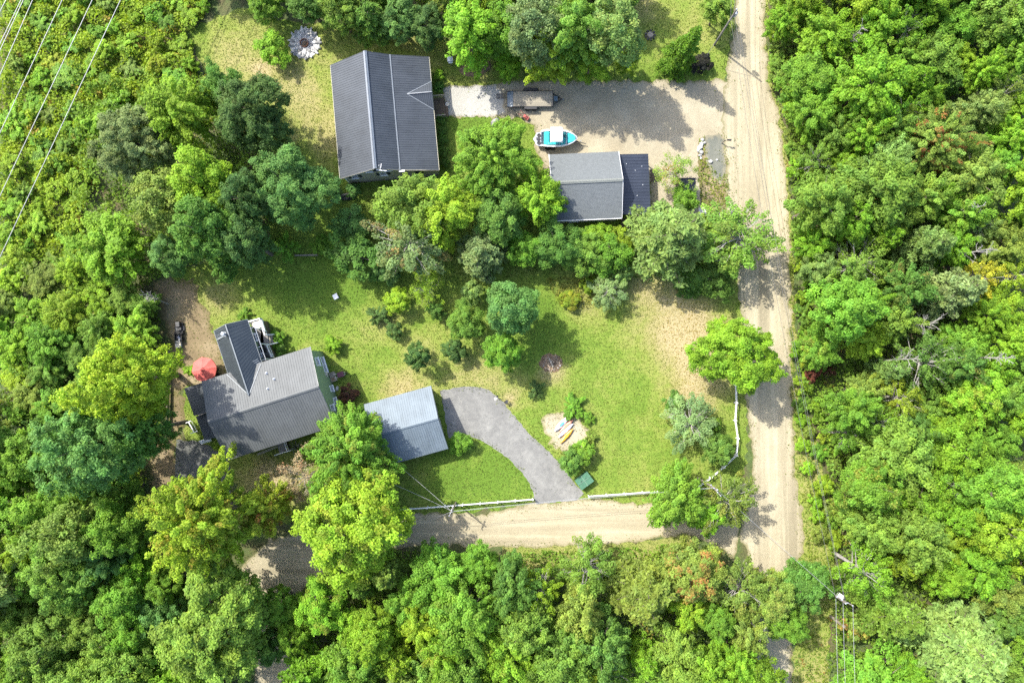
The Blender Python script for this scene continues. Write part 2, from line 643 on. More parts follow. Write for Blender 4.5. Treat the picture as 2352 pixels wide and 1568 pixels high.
M_BOULDER = stone_mat('pale_boulder', (0.34, 0.33, 0.30), (0.68, 0.67, 0.63))
M_DARKROCK = stone_mat('dark_rock', (0.035, 0.035, 0.035), (0.10, 0.095, 0.085))
M_RED = plain('faded_red_canvas', (0.58, 0.12, 0.10), 0.8, var=0.14, scale=2)
M_REDPAINT = plain('red_paint', (0.42, 0.10, 0.085), 0.5, var=0.2)
M_TEAL = plain('teal_vinyl', (0.020, 0.40, 0.43), 0.45, var=0.1, scale=2)
M_TEALDARK = plain('dark_teal_vinyl', (0.012, 0.17, 0.20), 0.45, var=0.12, scale=2)
M_GEL = plain('white_gelcoat', (0.78, 0.79, 0.79), 0.25, var=0.03, spec=0.6)
M_LAV = plain('grey_lavender_plastic', (0.46, 0.49, 0.58), 0.5, var=0.15)
M_WIRE = plain('aluminium_wire', (0.300, 0.306, 0.300), 0.5, var=0.05)
M_DARKWIRE = plain('dark_wire', (0.10, 0.10, 0.095), 0.6, var=0.05)
M_BIN = plain('green_shed_paint', (0.055, 0.15, 0.085), 0.6, var=0.2, scale=4)
M_BINTRIM = plain('pale_green_trim', (0.16, 0.24, 0.17), 0.6, var=0.15)
M_MULCH = stone_mat('brown_brush', (0.17, 0.11, 0.06), (0.27, 0.19, 0.11))
M_ASH = plain('ash', (0.17, 0.115, 0.065), 0.95, var=0.5, scale=5, bump=0.5)
M_CHAR = stone_mat('charred_stick', (0.085, 0.055, 0.035), (0.46, 0.36, 0.25))
M_CANVAS = plain('grey_cover_cloth', (0.27, 0.265, 0.255), 0.9, var=0.25, scale=4)
M_ORANGE = plain('orange_plastic', (0.72, 0.34, 0.035), 0.35, var=0.12)
M_CORAL = plain('coral_plastic', (0.62, 0.26, 0.16), 0.35, var=0.12)
M_LILAC = plain('pale_lilac_plastic', (0.62, 0.62, 0.76), 0.35, var=0.08)
M_WHITEBLUE = plain('white_plastic', (0.72, 0.74, 0.76), 0.35, var=0.05)
M_BLUE = plain('blue_plastic', (0.12, 0.34, 0.62), 0.35, var=0.2)
M_CREAM = plain('cream_plastic', (0.55, 0.50, 0.40), 0.5, var=0.1)
M_PURPLE = plain('plum_plastic', (0.10, 0.03, 0.055), 0.5, var=0.2)

# ------------------------------------------------------------------ numpy helpers for foliage and zones
def inside(poly, x, y):
    x, y = np.asarray(x, float), np.asarray(y, float)
    r = np.zeros(x.shape, bool)
    n = len(poly)
    for i in range(n):
        x0, y0 = poly[i]
        x1, y1 = poly[(i + 1) % n]
        if y0 == y1:
            continue
        c = ((y0 > y) != (y1 > y)) & (x < (x1 - x0) * (y - y0) / (y1 - y0) + x0)
        r ^= c
    return r


def edge_distance(poly, x, y):
    x, y = np.asarray(x, float), np.asarray(y, float)
    best = np.full(x.shape, 1e9)
    n = len(poly)
    for i in range(n):
        x0, y0 = poly[i]
        x1, y1 = poly[(i + 1) % n]
        dx, dy = x1 - x0, y1 - y0
        L = dx * dx + dy * dy + 1e-9
        t = np.clip(((x - x0) * dx + (y - y0) * dy) / L, 0, 1)
        best = np.minimum(best, np.hypot(x - x0 - t * dx, y - y0 - t * dy))
    return best


_wr = np.random.default_rng(5)
_waves = [(_wr.uniform(-1, 1, 2), _wr.uniform(0, 6.28)) for _ in range(24)]


def wavy(x, y, f):
    """cheap smooth noise, about -1..1"""
    s = 0
    for (k, ph) in _waves[:12]:
        s = s + np.sin(f * (k[0] * x + k[1] * y) * 2.5 + ph + 1.3 * np.sin(f * (k[1] * x - k[0] * y) * 1.7 + ph * 2))
    return s / 5.0


def ragged(pts, step=0.7, amp=0.22, seed=1, keep=()):
    """an outline with an uneven edge"""
    rng = random.Random(seed)
    out = []
    n = len(pts)
    for i in range(n):
        a, b = Vector(pts[i]), Vector(pts[(i + 1) % n])
        L = (b - a).length
        m = max(1, int(L / step))
        nrm = Vector((-(b - a).y, (b - a).x)).normalized() if L > 0 else Vector((0, 0))
        for k in range(m):
            p = a.lerp(b, k / m)
            j = 0 if (i in keep) else rng.gauss(0, amp)
            out.append(tuple(p + nrm * j))
    return out


def sheet(name, px, z, mat, cell=0.9, amp=0.2, step=0.6, seed=1, keep=(), fn=None):
    pts = ragged(plan(px), step, amp, seed, keep)
    xs, ys = [p[0] for p in pts], [p[1] for p in pts]
    gx, gy = np.meshgrid(np.arange(min(xs), max(xs), cell), np.arange(min(ys), max(ys), cell))
    gx, gy = gx.ravel(), gy.ravel()
    ok = inside(pts, gx, gy) & (edge_distance(pts, gx, gy) > cell * 0.45)
    co = [Vector(p) for p in pts] + [Vector(p) for p in zip(gx[ok], gy[ok])]
    n = len(pts)
    res = geometry.delaunay_2d_cdt(co, [(i, (i + 1) % n) for i in range(n)], [], 1, 1e-5)
    v, f = res[0], res[2]
    o = mesh_object(name, [(p.x, p.y, z) for p in v], [tuple(t) for t in f], mat)
    x, y = np.array([p.x for p in v]), np.array([p.y for p in v])
    d = edge_distance(pts, x, y).astype(np.float32)
    at_ = o.data.attributes.new('edge', 'FLOAT', 'POINT')
    at_.data.foreach_set('value', d)
    if fn is not None:
        b = o.data.attributes.new('dry', 'FLOAT', 'POINT')
        b.data.foreach_set('value', fn(x, y).astype(np.float32))
    # all faces upward
    o.data.update()
    if len(o.data.polygons) and o.data.polygons[0].normal.z < 0:
        o.data.flip_normals()
    tag(o, kind='structure')
    return o, pts


# ------------------------------------------------------------------ ground, lawns, roads
DRY = [(u, v, r / 17.4, a) for u, v, r, a in (
    (545, 120, 75, .55), (620, 190, 80, .35), (700, 180, 70, .32), (765, 310, 60, .5), (720, 260, 70, .35), (850, 95, 110, .3), (960, 105, 80, .25), (600, 160, 25, .6),
    (1605, 800, 90, .9), (1590, 900, 62, .75), (1545, 770, 60, .5), (1565, 710, 75, .6), (1500, 650, 50, .35), (1480, 670, 50, .35), (1050, 870, 45, .45), (955, 795, 50, .4), (870, 740, 45, .45),
    (920, 880, 50, .4), (1110, 870, 55, .45), (480, 690, 45, .45), (530, 680, 40, .35), (600, 1095, 55, .8), (655, 1110, 45, .9), (1470, 20, 50, .5), (1590, 70, 60, .35),
    (1265, 855, 32, .95), (930, 895, 55, .5), (1180, 890, 60, .2), (1330, 690, 60, .45), (1450, 760, 60, .2), (1240, 640, 50, .1), (1170, 920, 20, .7), (1660, 420, 30, .4), (1120, 160, 60, .35),
    (700, 650, 110, -.25), (850, 670, 60, -.25), (1420, 880, 90, -.12), (1080, 1100, 90, -.35), (1180, 1090, 60, -.25), (1120, 300, 80, -.3), (1000, 850, 30, -.1), (1250, 800, 70, -.3), (1260, 690, 60, -.3), (760, 520, 90, -.1), (900, 830, 50, -.2), (1240, 330, 30, -.1))]
_dryw = [(at(u, v).x, at(u, v).y, r, a) for u, v, r, a in DRY]


def dryness(x, y):
    d = np.zeros(np.shape(x))
    for cx, cy, r, a in _dryw:
        d = d + a * np.exp(-((x - cx) ** 2 + (y - cy) ** 2) / (r * r) * 1.1)
    return d


ground = mesh_object('ground', [(-420, -420, 0), (420, -420, 0), (420, 420, 0), (-420, 420, 0)], [(0, 1, 2, 3)], M_FLOOR)
tag(ground, kind='structure')

LAWN_PX = [(425, 70), (560, 20), (700, 55), (800, 55), (1000, 80), (1140, 105), (1300, 150), (1460, 150), (1440, 60), (1450, -60), (1695, -60), (1672, 150), (1660, 200), (1240, 240), (1225, 300), (1680, 330), (1690, 470), (1700, 640),
           (1712, 900), (1722, 1010), (1708, 1100), (1670, 1160), (1487, 1165), (1231, 1165), (942, 1188), (880, 1200), (560, 1200), (540, 1100), (420, 1000), (400, 760), (352, 655), (470, 600), (600, 590), (620, 520), (650, 440), (600, 260), (480, 190)]
lawn, LAWN = sheet('lawn', LAWN_PX, 0.004, M_LAWN, 0.8, 0.3, 0.7, 3, fn=dryness)
VERGE_PX = [(1155, 1252), (1290, 1249), (1460, 1240), (1580, 1225), (1600, 1255), (1450, 1300), (1160, 1310)]
verge, VERGE = sheet('grass_verge', VERGE_PX, 0.004, M_LAWN, 0.8, 0.3, 0.7, 4, fn=lambda x, y: dryness(x, y) + 0.35)
VERGE2_PX = [(1752, -60), (1762, -60), (1764, 120), (1778, 200), (1806, 330), (1823, 600), (1826, 900), (1880, 1010), (1905, 1250), (1925, 1350), (1900, 1460), (1910, 1650), (1815, 1650), (1822, 1480), (1810, 1310), (1845, 1265), (1822, 1100), (1810, 700), (1800, 400), (1765, 250)]
verge2, VERGE2 = sheet('grass_verge', VERGE2_PX, 0.004, M_LAWN, 0.9, 0.25, 0.7, 5, fn=lambda x, y: 0.35 + 0.2 * wavy(x, y, 0.25))
DIRT_PX = [(345, 640), (440, 640), (478, 720), (505, 800), (530, 870), (500, 895), (420, 890), (428, 960), (400, 1030), (420, 1120), (350, 1150), (345, 1020), (388, 1000), (392, 780), (360, 700)]
dirt, DIRT = sheet('bare_soil', DIRT_PX, 0.008, M_DIRT, 0.8, 0.3, 0.6, 6)
STRIP_PX = [(905, 850), (1040, 845), (1130, 860), (1010, 895), (930, 915)]
LANE_PX = [(1700, 1150), (1690, 1290), (1640, 1250), (1575, 1224), (1451, 1246), (1284, 1254), (1164, 1258), (944, 1252), (800, 1290), (700, 1345), (660, 1420), (690, 1570), (690, 1660), (575, 1660), (585, 1540), (560, 1420), (555, 1300), (620, 1240), (760, 1200), (942, 1180), (1117, 1178), (1231, 1155), (1341, 1144), (1487, 1157), (1600, 1160)]
lane, LANE = sheet('side_lane', LANE_PX, 0.012, M_LANE, 0.8, 0.16, 0.6, 7)
DRIVE_PX = [(1025, 202), (1077, 199), (1127, 194), (1201, 186), (1317, 187), (1551, 186), (1655, 184), (1690, 184), (1690, 480), (1604, 500), (1494, 500), (1494, 420), (1250, 420), (1244, 362), (1230, 335), (1226, 290), (1197, 272), (1111, 268), (1046, 269), (1022, 268)]
drive, DRIVE = sheet('gravel_driveway', DRIVE_PX, 0.012, M_DRIVE, 0.8, 0.16, 0.6, 8)
PALE_PX = [(1018, 201), (1077, 197), (1140, 194), (1160, 215), (1155, 245), (1170, 262), (1111, 267), (1046, 269), (1018, 267)]
pale, PALE = sheet('crushed_stone_path', PALE_PX, 0.016, M_STONEDUST, 0.5, 0.12, 0.4, 9)
ROAD_PX = [(1694, -60), (1688, 60), (1662, 200), (1658, 300), (1668, 380), (1668, 480), (1690, 620), (1706, 740), (1712, 900), (1724, 1000), (1728, 1060), (1722, 1140), (1700, 1230), (1720, 1275), (1736, 1320), (1738, 1480), (1732, 1660), (1822, 1660), (1818, 1480), (1812, 1310), (1846, 1268), (1846, 1200), (1826, 1080), (1817, 900), (1816, 640), (1812, 480), (1800, 360), (1790, 270), (1768, 200), (1757, 100), (1756, -60)]
road, ROAD = sheet('dirt_road', ROAD_PX, 0.020, M_ROAD, 0.8, 0.16, 0.6, 10)
BED_PX = [(1612, 312), (1652, 308), (1664, 322), (1666, 375), (1660, 420), (1668, 465), (1655, 470), (1640, 430), (1615, 410), (1605, 360)]
bed, BED = sheet('garden_bed', [(1606, 318), (1652, 308), (1668, 322), (1670, 380), (1676, 475), (1655, 490), (1612, 480), (1603, 400)], 0.016, M_DIRT, 0.6, 0.12, 0.4, 11)
gbed, GBED = sheet('gravel_bed', [(1618, 312), (1655, 308), (1664, 322), (1665, 400), (1656, 425), (1638, 405), (1622, 372)], 0.024, M_DARKGRAVEL, 0.5, 0.1, 0.4, 12)
ASPH_PX = [(1011, 897), (1040, 891), (1067, 888), (1086, 887), (1104, 889), (1121, 895), (1134, 904), (1156, 924), (1177, 950), (1197, 974), (1217, 997), (1242, 1020), (1267, 1043), (1290, 1068), (1317, 1106), (1341, 1133), (1324, 1148), (1231, 1158), (1223, 1125), (1210, 1097), (1184, 1070), (1170, 1055), (1147, 1037), (1117, 1017), (1090, 1005), (1067, 997), (1031, 1006)]
asph, ASPH = sheet('asphalt_driveway', ASPH_PX, 0.024, M_ASPHALT, 0.7, 0.05, 0.4, 13)
ASPH2_PX = [(405, 1010), (440, 1010), (475, 1020), (523, 1054), (536, 1095), (525, 1150), (400, 1160), (402, 1080)]
asph2, ASPH2 = sheet('asphalt_parking', ASPH2_PX, 0.024, M_ASPHALT2, 0.7, 0.08, 0.5, 14)
SAND_PX = [(1249, 955), (1262, 947), (1300, 946), (1330, 962), (1350, 985), (1356, 1005), (1340, 1030), (1300, 1040), (1275, 1035), (1255, 1005), (1247, 980)]
sandp, SAND = sheet('sand_patch', SAND_PX, 0.008, M_SAND, 0.5, 0.18, 0.4, 15)
ZONES = [LANE, DRIVE, ROAD, ASPH, ASPH2, SAND, PALE, BED, DIRT]


# ------------------------------------------------------------------ foliage meshes
def leaf_mesh(name, pos, nrm, size, var, aspect=0.72):
    """one diamond-shaped leaf face per position"""
    n = len(pos)
    rng = np.random.default_rng(n)
    nrm = nrm / (np.linalg.norm(nrm, axis=1, keepdims=True) + 1e-9)
    t = np.cross(nrm, rng.normal(size=(n, 3)))
    t /= (np.linalg.norm(t, axis=1, keepdims=True) + 1e-9)
    b = np.cross(nrm, t)
    s = size[:, None]
    droop = nrm * s * 0.12
    v = np.stack([pos - t * s - droop, pos - b * s * aspect, pos + t * s - droop, pos + b * s * aspect], 1).reshape(-1, 3)
    me = bpy.data.meshes.new(name)
    me.vertices.add(4 * n)
    me.loops.add(4 * n)
    me.polygons.add(n)
    me.vertices.foreach_set('co', v.astype(np.float32).ravel())
    me.loops.foreach_set('vertex_index', np.arange(4 * n, dtype=np.int32))
    me.polygons.foreach_set('loop_start', np.arange(0, 4 * n, 4, dtype=np.int32))
    me.update(calc_edges=True)
    a = me.attributes.new('leafvar', 'FLOAT_COLOR', 'FACE')
    col = np.ones((n, 4), np.float32)
    col[:, :3] = np.clip(var, 0, 1)
    a.data.foreach_set('color', col.ravel())
    me.materials.append(M_LEAF)
    return me


def rand_dirs(rng, n):
    d = rng.normal(size=(n, 3))
    return d / np.linalg.norm(d, axis=1, keepdims=True)


def limb_mesh(name, segs, mat):
    mb = MB()
    for p, q, r0, r1, k in segs:
        mb.tube(p, q, r0, r1, k, cap=False)
    me = bpy.data.meshes.new(name)
    me.from_pydata(mb.v, [], mb.f)
    me.materials.append(mat)
    me.update()
    return me


def broadleaf(seed, R, Hh, K, leaves, leaf, style='oak', bark=None, visible=0.0, thin=1.0):
    """trunk mesh and crown mesh of a broadleaf tree: crown radius R, height Hh"""
    rng = np.random.default_rng(seed)
    zc, hz = Hh * 0.60, Hh * 0.40
    nl = 5 if style != 'maple' else 7
    lob_ph, lob_am = rng.uniform(0, 6.28, nl), rng.uniform(0.05, 0.13, nl)
    cents, crad = [], []
    for k in range(K):
        ph = rng.uniform(0, 2 * np.pi)
        ct = rng.uniform(-0.45, 1.0)
        st = math.sqrt(1 - ct * ct)
        lob = 1 + sum(lob_am[i] * math.sin((i + 2) * ph + lob_ph[i] + 2 * ct) for i in range(nl))
        rr = rng.uniform(0.70, 1.0) if rng.random() < 0.8 else rng.uniform(0.25, 0.7)
        q = rr * lob
        cents.append((R * 0.92 * st * math.cos(ph) * q, R * 0.92 * st * math.sin(ph) * q, zc + hz * ct * q * rng.uniform(0.85, 1.1)))
        crad.append(rng.uniform(0.36, 0.72) if R > 2.5 else R * rng.uniform(0.13, 0.25))
    cents, crad = np.array(cents), np.array(crad)
    w = crad ** 2
    idx = rng.choice(K, leaves, p=w / w.sum())
    d = rand_dirs(rng, leaves)
    c, cr = cents[idx], crad[idx][:, None]
    out = c - np.array([0, 0, zc - hz * 0.3])
    out /= np.linalg.norm(out, axis=1, keepdims=True)
    if style == 'maple':
        flat = out * np.array([1, 1, 0.25])
        flat /= (np.linalg.norm(flat, axis=1, keepdims=True) + 1e-9)
        along = rng.uniform(-0.9, 1.35, leaves)[:, None]
        taper = np.clip(1.25 - 0.5 * np.abs(along), 0.2, 1)
        pos = c + flat * along * cr + d * cr * 0.72 * taper * np.array([1, 1, 0.6])
        pos[:, 2] += (-0.10 * along[:, 0] ** 2 + 0.15 * along[:, 0]) * cr[:, 0]
        nrm = d * 0.55 + np.array([0, 0, 0.85]) + flat * 0.35 + rand_dirs(rng, leaves) * 0.5
    else:
        rad = rng.uniform(0.25, 1.15, leaves)[:, None]
        d2 = d.copy()
        d2[:, 2] = np.where(d2[:, 2] < -0.2, -d2[:, 2], d2[:, 2])
        pos = c + d2 * cr * rad * np.array([1, 1, 0.72])
        nrm = d2 * 0.55 + np.array([0, 0, 0.65]) + out * 0.30 + rand_dirs(rng, leaves) * 0.65
    pos[:, 2] = np.maximum(pos[:, 2], 0.12)
    size = leaf * rng.uniform(0.65, 1.3, leaves)
    cv = rng.normal(0.5, 0.17, K)
    ch = rng.normal(0.45, 0.16, K)
    acc = (rng.random(K) < 0.22) * rng.uniform(0.4, 1.0, K)
    var = np.stack([cv[idx] + rng.normal(0, 0.15, leaves), ch[idx] + rng.normal(0, 0.12, leaves), acc[idx] * (rng.random(leaves) < 0.8)], 1)
    crown = leaf_mesh('crown', pos, nrm, size, var)
    # trunk and limbs
    segs = []
    tr = 0.030 * Hh * thin
    top = Vector((rng.normal(0, 0.1), rng.normal(0, 0.1), Hh * 0.78))
    mid = Vector((rng.normal(0, 0.12), rng.normal(0, 0.12), Hh * 0.36))
    segs += [(Vector((0, 0, -0.1)), mid, tr, tr * 0.75, 8), (mid, top, tr * 0.75, tr * 0.15, 7)]
    nb = 16 if visible < 0.5 else min(K, 40)
    order = rng.permutation(K)[:nb]
    for k in order:
        e = Vector(cents[k])
        f = rng.uniform(0.15, 0.85)
        s = mid.lerp(top, f) if e.z > Hh * 0.45 else mid.lerp(top, 0.1)
        s.z = min(s.z, e.z - 0.05 * Hh) if e.z > Hh * 0.3 else s.z
        kx = s.lerp(e, 0.5) + Vector((rng.normal(0, 0.05), rng.normal(0, 0.05), 0.05)) * R * 0.6
        r = tr * (0.32 if visible < 0.5 else 0.26)
        segs += [(s, kx, r, r * 0.6, 5), (kx, e, r * 0.6, r * 0.15, 5)]
        if visible >= 0.5:
            for _ in range(3):
                e2 = e + Vector(rand_dirs(rng, 1)[0]) * R * rng.uniform(0.12, 0.3)
                e2.z = max(e2.z, e.z - 0.1)
                segs.append((kx.lerp(e, rng.uniform(0.1, 0.9)), e2, r * 0.35, r * 0.08, 4))
    trunk = limb_mesh('trunk', segs, bark or M_BARK)
    return trunk, crown


def conifer(seed, R, Hh, whorls, per, leaf, style='pine'):
    """white pine (soft plumes) or spruce (stiff, conical)"""
    rng = np.random.default_rng(seed)
    P, Nn, S, V = [], [], [], []
    segs = [(Vector((0, 0, -0.1)), Vector((0, 0, Hh * 0.97)), 0.022 * Hh, 0.01, 7)]
    for w in range(whorls):
        f = w / (whorls - 1)
        z0 = Hh * (0.22 + 0.74 * f) if style == 'pine' else Hh * (0.06 + 0.9 * f)
        L = R * ((1 - f) ** 0.7 * 0.95 + 0.10) * rng.uniform(0.85, 1.1)
        if style == 'pine' and f < 0.25:
            L *= 0.75 + f
        nb = per if f < 0.85 else max(3, per // 2)
        for b in range(nb):
            ph = 2 * np.pi * (b / nb) + rng.uniform(0, 1.2) + w
            Lb = L * rng.uniform(0.7, 1.12)
            dirv = np.array([math.cos(ph), math.sin(ph), 0])
            rise = rng.uniform(0.05, 0.28) if style == 'pine' else rng.uniform(-0.25, -0.02)
            m = max(3, int(Lb / 0.22))
            e = Vector((dirv[0] * Lb, dirv[1] * Lb, z0 + rise * Lb))
            segs.append((Vector((0, 0, z0)), e, 0.05, 0.015, 4))
            bv, bh = rng.normal(0.5, 0.14), rng.normal(0.45, 0.13)
            for i in range(m):
                t = (i + 0.8) / m
                if t < 0.18:
                    continue
                width = (0.34 if style == 'pine' else 0.26) * Lb * (1.05 - t) ** 0.6 + 0.12
                nn = int((16 if style == 'pine' else 13) * (0.5 + t))
                base = np.array([0, 0, z0]) + dirv * Lb * t + np.array([0, 0, rise * Lb * t * t])
                lat = np.array([-dirv[1], dirv[0], 0])
                off = rng.normal(0, 0.5, nn)
                pos = base + lat[None] * (off * width)[:, None] + rng.normal(0, 0.09, (nn, 3))
                pos[:, 2] -= np.abs(off) * width * (0.12 if style == 'pine' else 0.3)
                P.append(pos)
                Nn.append(np.array([0, 0, 0.9]) + dirv * 0.15 + rng.normal(0, 0.5, (nn, 3)))
                S.append(leaf * rng.uniform(0.6, 1.3, nn))
                V.append(np.stack([np.full(nn, bv) + rng.normal(0, 0.13, nn), np.full(nn, bh) + rng.normal(0, 0.1, nn), np.zeros(nn)], 1))
    crown = leaf_mesh('crown', np.concatenate(P), np.concatenate(Nn), np.concatenate(S), np.concatenate(V), 0.42)
    return limb_mesh('trunk', segs, M_BARK), crown


def bare_tree(seed, R, Hh):
    rng = np.random.default_rng(seed)
    segs = []
    top = Vector((rng.normal(0, .3), rng.normal(0, .3), Hh))
    segs.append((Vector((0, 0, -0.1)), top, 0.02 * Hh, 0.03, 7))
    for k in range(20):
        f = rng.uniform(0.45, 0.98)
        s = Vector((0, 0, 0)).lerp(top, f)
        ph = rng.uniform(0, 6.28)
        L = R * rng.uniform(0.25, 0.75) * (1.25 - f * 0.6)
        e = s + Vector((math.cos(ph) * L, math.sin(ph) * L, L * rng.uniform(0.6, 1.7)))
        segs.append((s, e, 0.04, 0.014, 5))
        for j in range(5):
            a = s.lerp(e, rng.uniform(0.3, 1.0))
            e2 = a + Vector((math.cos(ph + rng.normal(0, .7)), math.sin(ph + rng.normal(0, .7)), rng.uniform(0.0, 0.8))) * L * rng.uniform(0.2, 0.45)
            segs.append((a, e2, 0.020, 0.007, 4))
    return limb_mesh('trunk', segs, M_PALEBARK)


# prototypes: (nominal radius, nominal height, [(trunk, crown), ...])
PROTO = {}
PROTO['maple_m'] = (3.4, 10.0, [broadleaf(10 + i, 3.4, 10.0, 190, 18500, 0.115, 'maple') for i in range(6)])
PROTO['maple_l'] = (6.0, 14.0, [broadleaf(20 + i, 6.0, 14.0, 560, 52000, 0.122, 'maple') for i in range(3)])
PROTO['oak_m'] = (3.6, 11.0, [broadleaf(300 + i, 3.6, 11.0, 230, 19500, 0.115, 'oak') for i in range(6)])
PROTO['oak_l'] = (5.6, 13.5, [broadleaf(40 + i, 5.6, 13.5, 540, 52000, 0.120, 'oak') for i in range(3)])
PROTO['sparse_m'] = (3.4, 9.5, [broadleaf(50 + i, 3.4, 9.5, 75, 7000, 0.105, 'maple', M_PALEBARK, 1.0) for i in range(3)])
PROTO['wispy_m'] = (3.0, 7.0, [broadleaf(95 + i, 3.0, 7.0, 60, 2600, 0.085, 'oak', M_PALEBARK, 1.0, 0.7) for i in range(2)])
PROTO['small_s'] = (1.8, 4.2, [broadleaf(60 + i, 1.8, 4.2, 70, 6200, 0.088, 'oak') for i in range(3)])
PROTO['shrub_s'] = (1.4, 2.2, [broadleaf(70 + i, 1.4, 2.2, 46, 3800, 0.090, 'maple' if i % 2 else 'oak') for i in range(4)])
PROTO['pine_m'] = (3.6, 12.0, [conifer(80 + i, 3.6, 12.0, 15, 7, 0.20, 'pine') for i in range(2)])
PROTO['spruce_m'] = (2.2, 8.0, [conifer(90, 2.2, 8.0, 20, 8, 0.15, 'spruce')])

COLOURS = {
    'bright green': (0.172, 0.318, 0.024), 'green': (0.14, 0.272, 0.028), 'mid green': (0.152, 0.258, 0.036), 'deep green': (0.1, 0.198, 0.032), 'dark green': (0.078, 0.148, 0.036), 'bluish green': (0.112, 0.23, 0.054), 'yellow-green': (0.212, 0.325, 0.024), 'golden green': (0.235, 0.31, 0.026), 'olive': (0.175, 0.248, 0.042), 'grey-green': (0.18, 0.255, 0.088), 'pale green': (0.205, 0.31, 0.078), 'rusty': (0.24, 0.2, 0.085), 'pinkish brown': (0.31, 0.24, 0.14), 'crimson': (0.17, 0.055, 0.035), 'yellow': (0.33, 0.34, 0.03), 'dusky red': (0.1, 0.05, 0.03), 'near-black': (0.03, 0.03, 0.022)}
_tr = random.Random(99)
TREES = []          # (x, y, radius) of everything that grows, to keep the fill apart


def plant(kind, size, x, y, r, h, colour, name, cat, label, group=None, accent=0.0, parts=('trunk', 'crown')):
    R0, H0, vs = PROTO[kind + '_' + size]
    tm, cm = vs[_tr.randrange(len(vs))]
    root = thing(name, label, cat, (x, y, 0), _tr.uniform(0, 6.28), group)
    k = r / R0
    root.scale = (k * _tr.uniform(0.93, 1.07), k * _tr.uniform(0.90, 1.10), h / H0)
    root.rotation_euler.x, root.rotation_euler.y = _tr.uniform(-0.05, 0.05), _tr.uniform(-0.05, 0.05)
    t = bpy.data.objects.new('trunk', tm)
    c = bpy.data.objects.new('crown', cm)
    base = COLOURS[colour]
    j = _tr.uniform(0.88, 1.14)
    c.color = (base[0] * j * _tr.uniform(0.92, 1.08), base[1] * j, base[2] * j, accent)
    for o in (t, c):
        COL.objects.link(o)
        o.parent = root
    TREES.append((x, y, r))
    return root


def size_of(kind, r):
    if kind in ('maple', 'oak'):
        return 'l' if r > 4.2 else 'm'
    return {'wispy': 'm', 'sparse': 'm', 'pine': 'm', 'spruce': 'm', 'small': 's', 'shrub': 's'}[kind]


NAMES = {'maple': ('maple_tree', 'maple'), 'oak': ('oak_tree', 'oak'), 'sparse': ('birch_tree', 'birch'), 'wispy': ('thin_tree', 'thin tree'), 'pine': ('pine_tree', 'pine'), 'spruce': ('spruce_tree', 'spruce'), 'small': ('small_tree', 'small tree'), 'shrub': ('shrub', 'shrub')}

